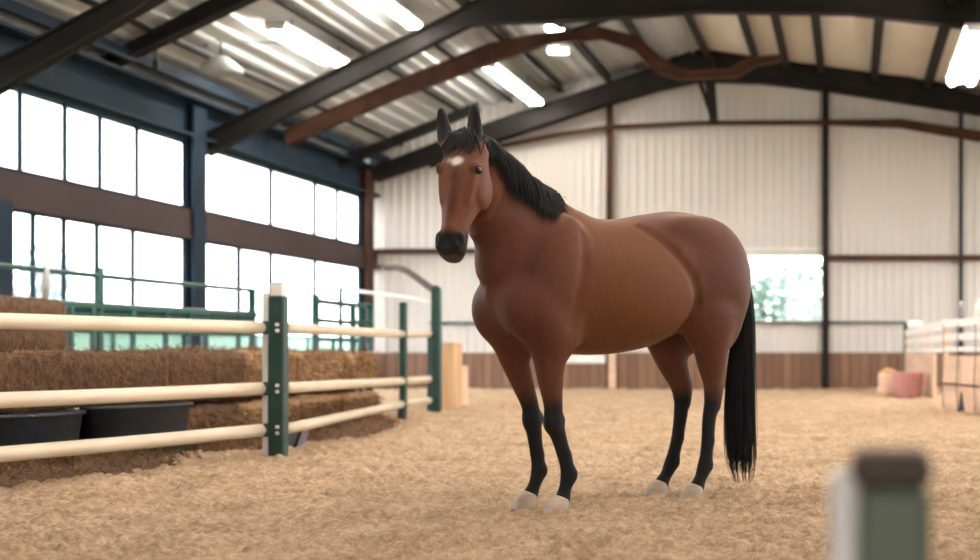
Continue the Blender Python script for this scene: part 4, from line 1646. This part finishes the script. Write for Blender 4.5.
# hair
def strand(mb, pts, r0, n=4, tip=.15):
    k = len(pts)
    mb.tube(pts, [r0 * (.7 + .3 * min(1, i * 3 / k)) * (1 - (1 - tip) * (i / (k - 1)) ** 2.2) for i in range(k)], n, False)


hr = random.Random(11)
cl = np.concatenate([[0], np.cumsum(np.linalg.norm(np.diff(crest, axis=0), axis=1))])


def on_crest(u):
    s_ = u * cl[-1]
    return np.array([np.interp(s_, cl, crest[:, i]) for i in range(3)])


mb = MB()
for i in range(620):
    u = .02 + .96 * (i + hr.random()) / 620
    root = on_crest(u) + np.array((hr.gauss(0, .006), hr.gauss(0.004, .012), 0))
    root = push_out(root, .004)
    ln = .27 - .09 * (u > .85) - .13 * max(0, (.12 - u) / .12) + hr.gauss(0, .03)
    ln *= .6 + .4 * min(1, (1 - u) / .2 + .35)
    ln = max(ln, .06)
    p = root + np.array((0, .01, .012))
    pts = [root, p]
    d_ = np.array((hr.gauss(-.10, .18), .75, .25))
    st = ln / 8
    for k in range(8):
        d_ = d_ * .62 + np.array((hr.gauss(-.04, .05), .10, -.55))
        d_ = d_ / np.linalg.norm(d_)
        p = push_out(p + d_ * st, .007 + .012 * hr.random())
        pts.append(p)
    strand(mb, pts, .0055)
part('mane', mb.v, mb.f, M['hair'])

mb = MB()
for i in range(230):
    root = hp(hr.gauss(0, .03), hr.uniform(-.05, .02), hr.uniform(-.035, .01))
    root = push_out(root, .004)
    side = hr.gauss(-.12, .42)
    ln = hr.uniform(.09, .165) + (.05 if side < -.5 else 0)
    p = root + nd * .012 - ad * .008
    pts = [root, p]
    d_ = nd * .5 + sl_ * side * .6
    for k in range(8):
        d_ = d_ * .6 + (ad * .55 + sl_ * (side * .26 + hr.gauss(0, .03)))
        d_ = d_ / np.linalg.norm(d_)
        p = push_out(p + d_ * ln / 8, .006 + .010 * hr.random())
        pts.append(p)
    strand(mb, pts, .0052)
part('forelock', mb.v, mb.f, M['hair'])

# tail
mb = MB()
for i in range(640):
    a = hr.random() * 2 * math.pi
    rr = math.sqrt(hr.random())
    sx, sy = rr * math.cos(a), rr * math.sin(a)
    drop = hr.random() ** 1.6 * .25
    ctr = [(-.90, 0, 1.52 - drop * .5, .022), (-.97, .005, 1.36 - drop * .4, .034), (-.985, .01, 1.15, .058), (-.965, .015, .90, .080), (-.945, .02, .65, .096), (-.942, .02, .40, .104), (-.948, .02, .2, .10), (-.96, .02, .05 + .02 * hr.random(), .07)]
    endk = 1.0 if hr.random() < .3 else hr.uniform(.66, 1)
    jx, jy = hr.gauss(0, .1), hr.gauss(0, .1)
    pts = []
    zl = hr.uniform(0, .16) * (hr.random() < .7)
    ctr[-1] = (ctr[-1][0], ctr[-1][1], ctr[-1][2] + zl, ctr[-1][3])
    for k, (x, y, z, r) in enumerate(ctr):
        w_ = k / 7
        pts.append((x + (sx + jx * w_) * r, y + (sy + jy * w_) * r * 1.0, z))
    fine = []
    pv = [Vector(p) for p in pts]
    for k in range(7):
        p0, p1, p2, p3 = pv[max(k - 1, 0)], pv[k], pv[k + 1], pv[min(k + 2, 7)]
        for t_ in (0, .5):
            fine.append(.5 * ((2 * p1) + (-p0 + p2) * t_ + (2 * p0 - 5 * p1 + 4 * p2 - p3) * t_ ** 2 + (-p0 + 3 * p1 - 3 * p2 + p3) * t_ ** 3))
    fine.append(pv[-1])
    m_ = max(5, int(len(fine) * endk * (1 if hr.random() < .5 else hr.uniform(.82, 1))))
    strand(mb, fine[:m_], .0055 if rr < .8 else .0042)
part('tail', mb.v, mb.f, M['hair'])

# ------------------------------------------------------------------ light
wd_ = bpy.data.worlds.new('overcast sky')
SC.world = wd_
wd_.use_nodes = True
nt = wd_.node_tree
bg = nt.nodes['Background']
tc = nt.nodes.new('ShaderNodeTexCoord')
sp = nt.nodes.new('ShaderNodeSeparateXYZ')
rp = nt.nodes.new('ShaderNodeValToRGB')
rp.color_ramp.elements[0].position = .0
rp.color_ramp.elements[1].position = .5
rp.color_ramp.elements[0].color = (1.0, .99, .97, 1)
rp.color_ramp.elements[1].color = (.86, .93, 1.0, 1)
nt.links.new(tc.outputs['Generated'], sp.inputs[0])
nt.links.new(sp.outputs['Z'], rp.inputs['Fac'])
nt.links.new(rp.outputs['Color'], bg.inputs['Color'])
bg.inputs['Strength'].default_value = 1.0

SC.view_settings.view_transform = 'Standard'
SC.view_settings.look = 'None'
SC.view_settings.gamma = 1
SC.view_settings.use_curve_mapping = False
SC.view_settings.exposure = 3.05
SC.cycles.max_bounces = 8
SC.cycles.diffuse_bounces = 5
SC.cycles.transparent_max_bounces = 12
SC.cycles.sample_clamp_indirect = 6
SC.cycles.use_denoising = True
bpy.context.view_layer.update()
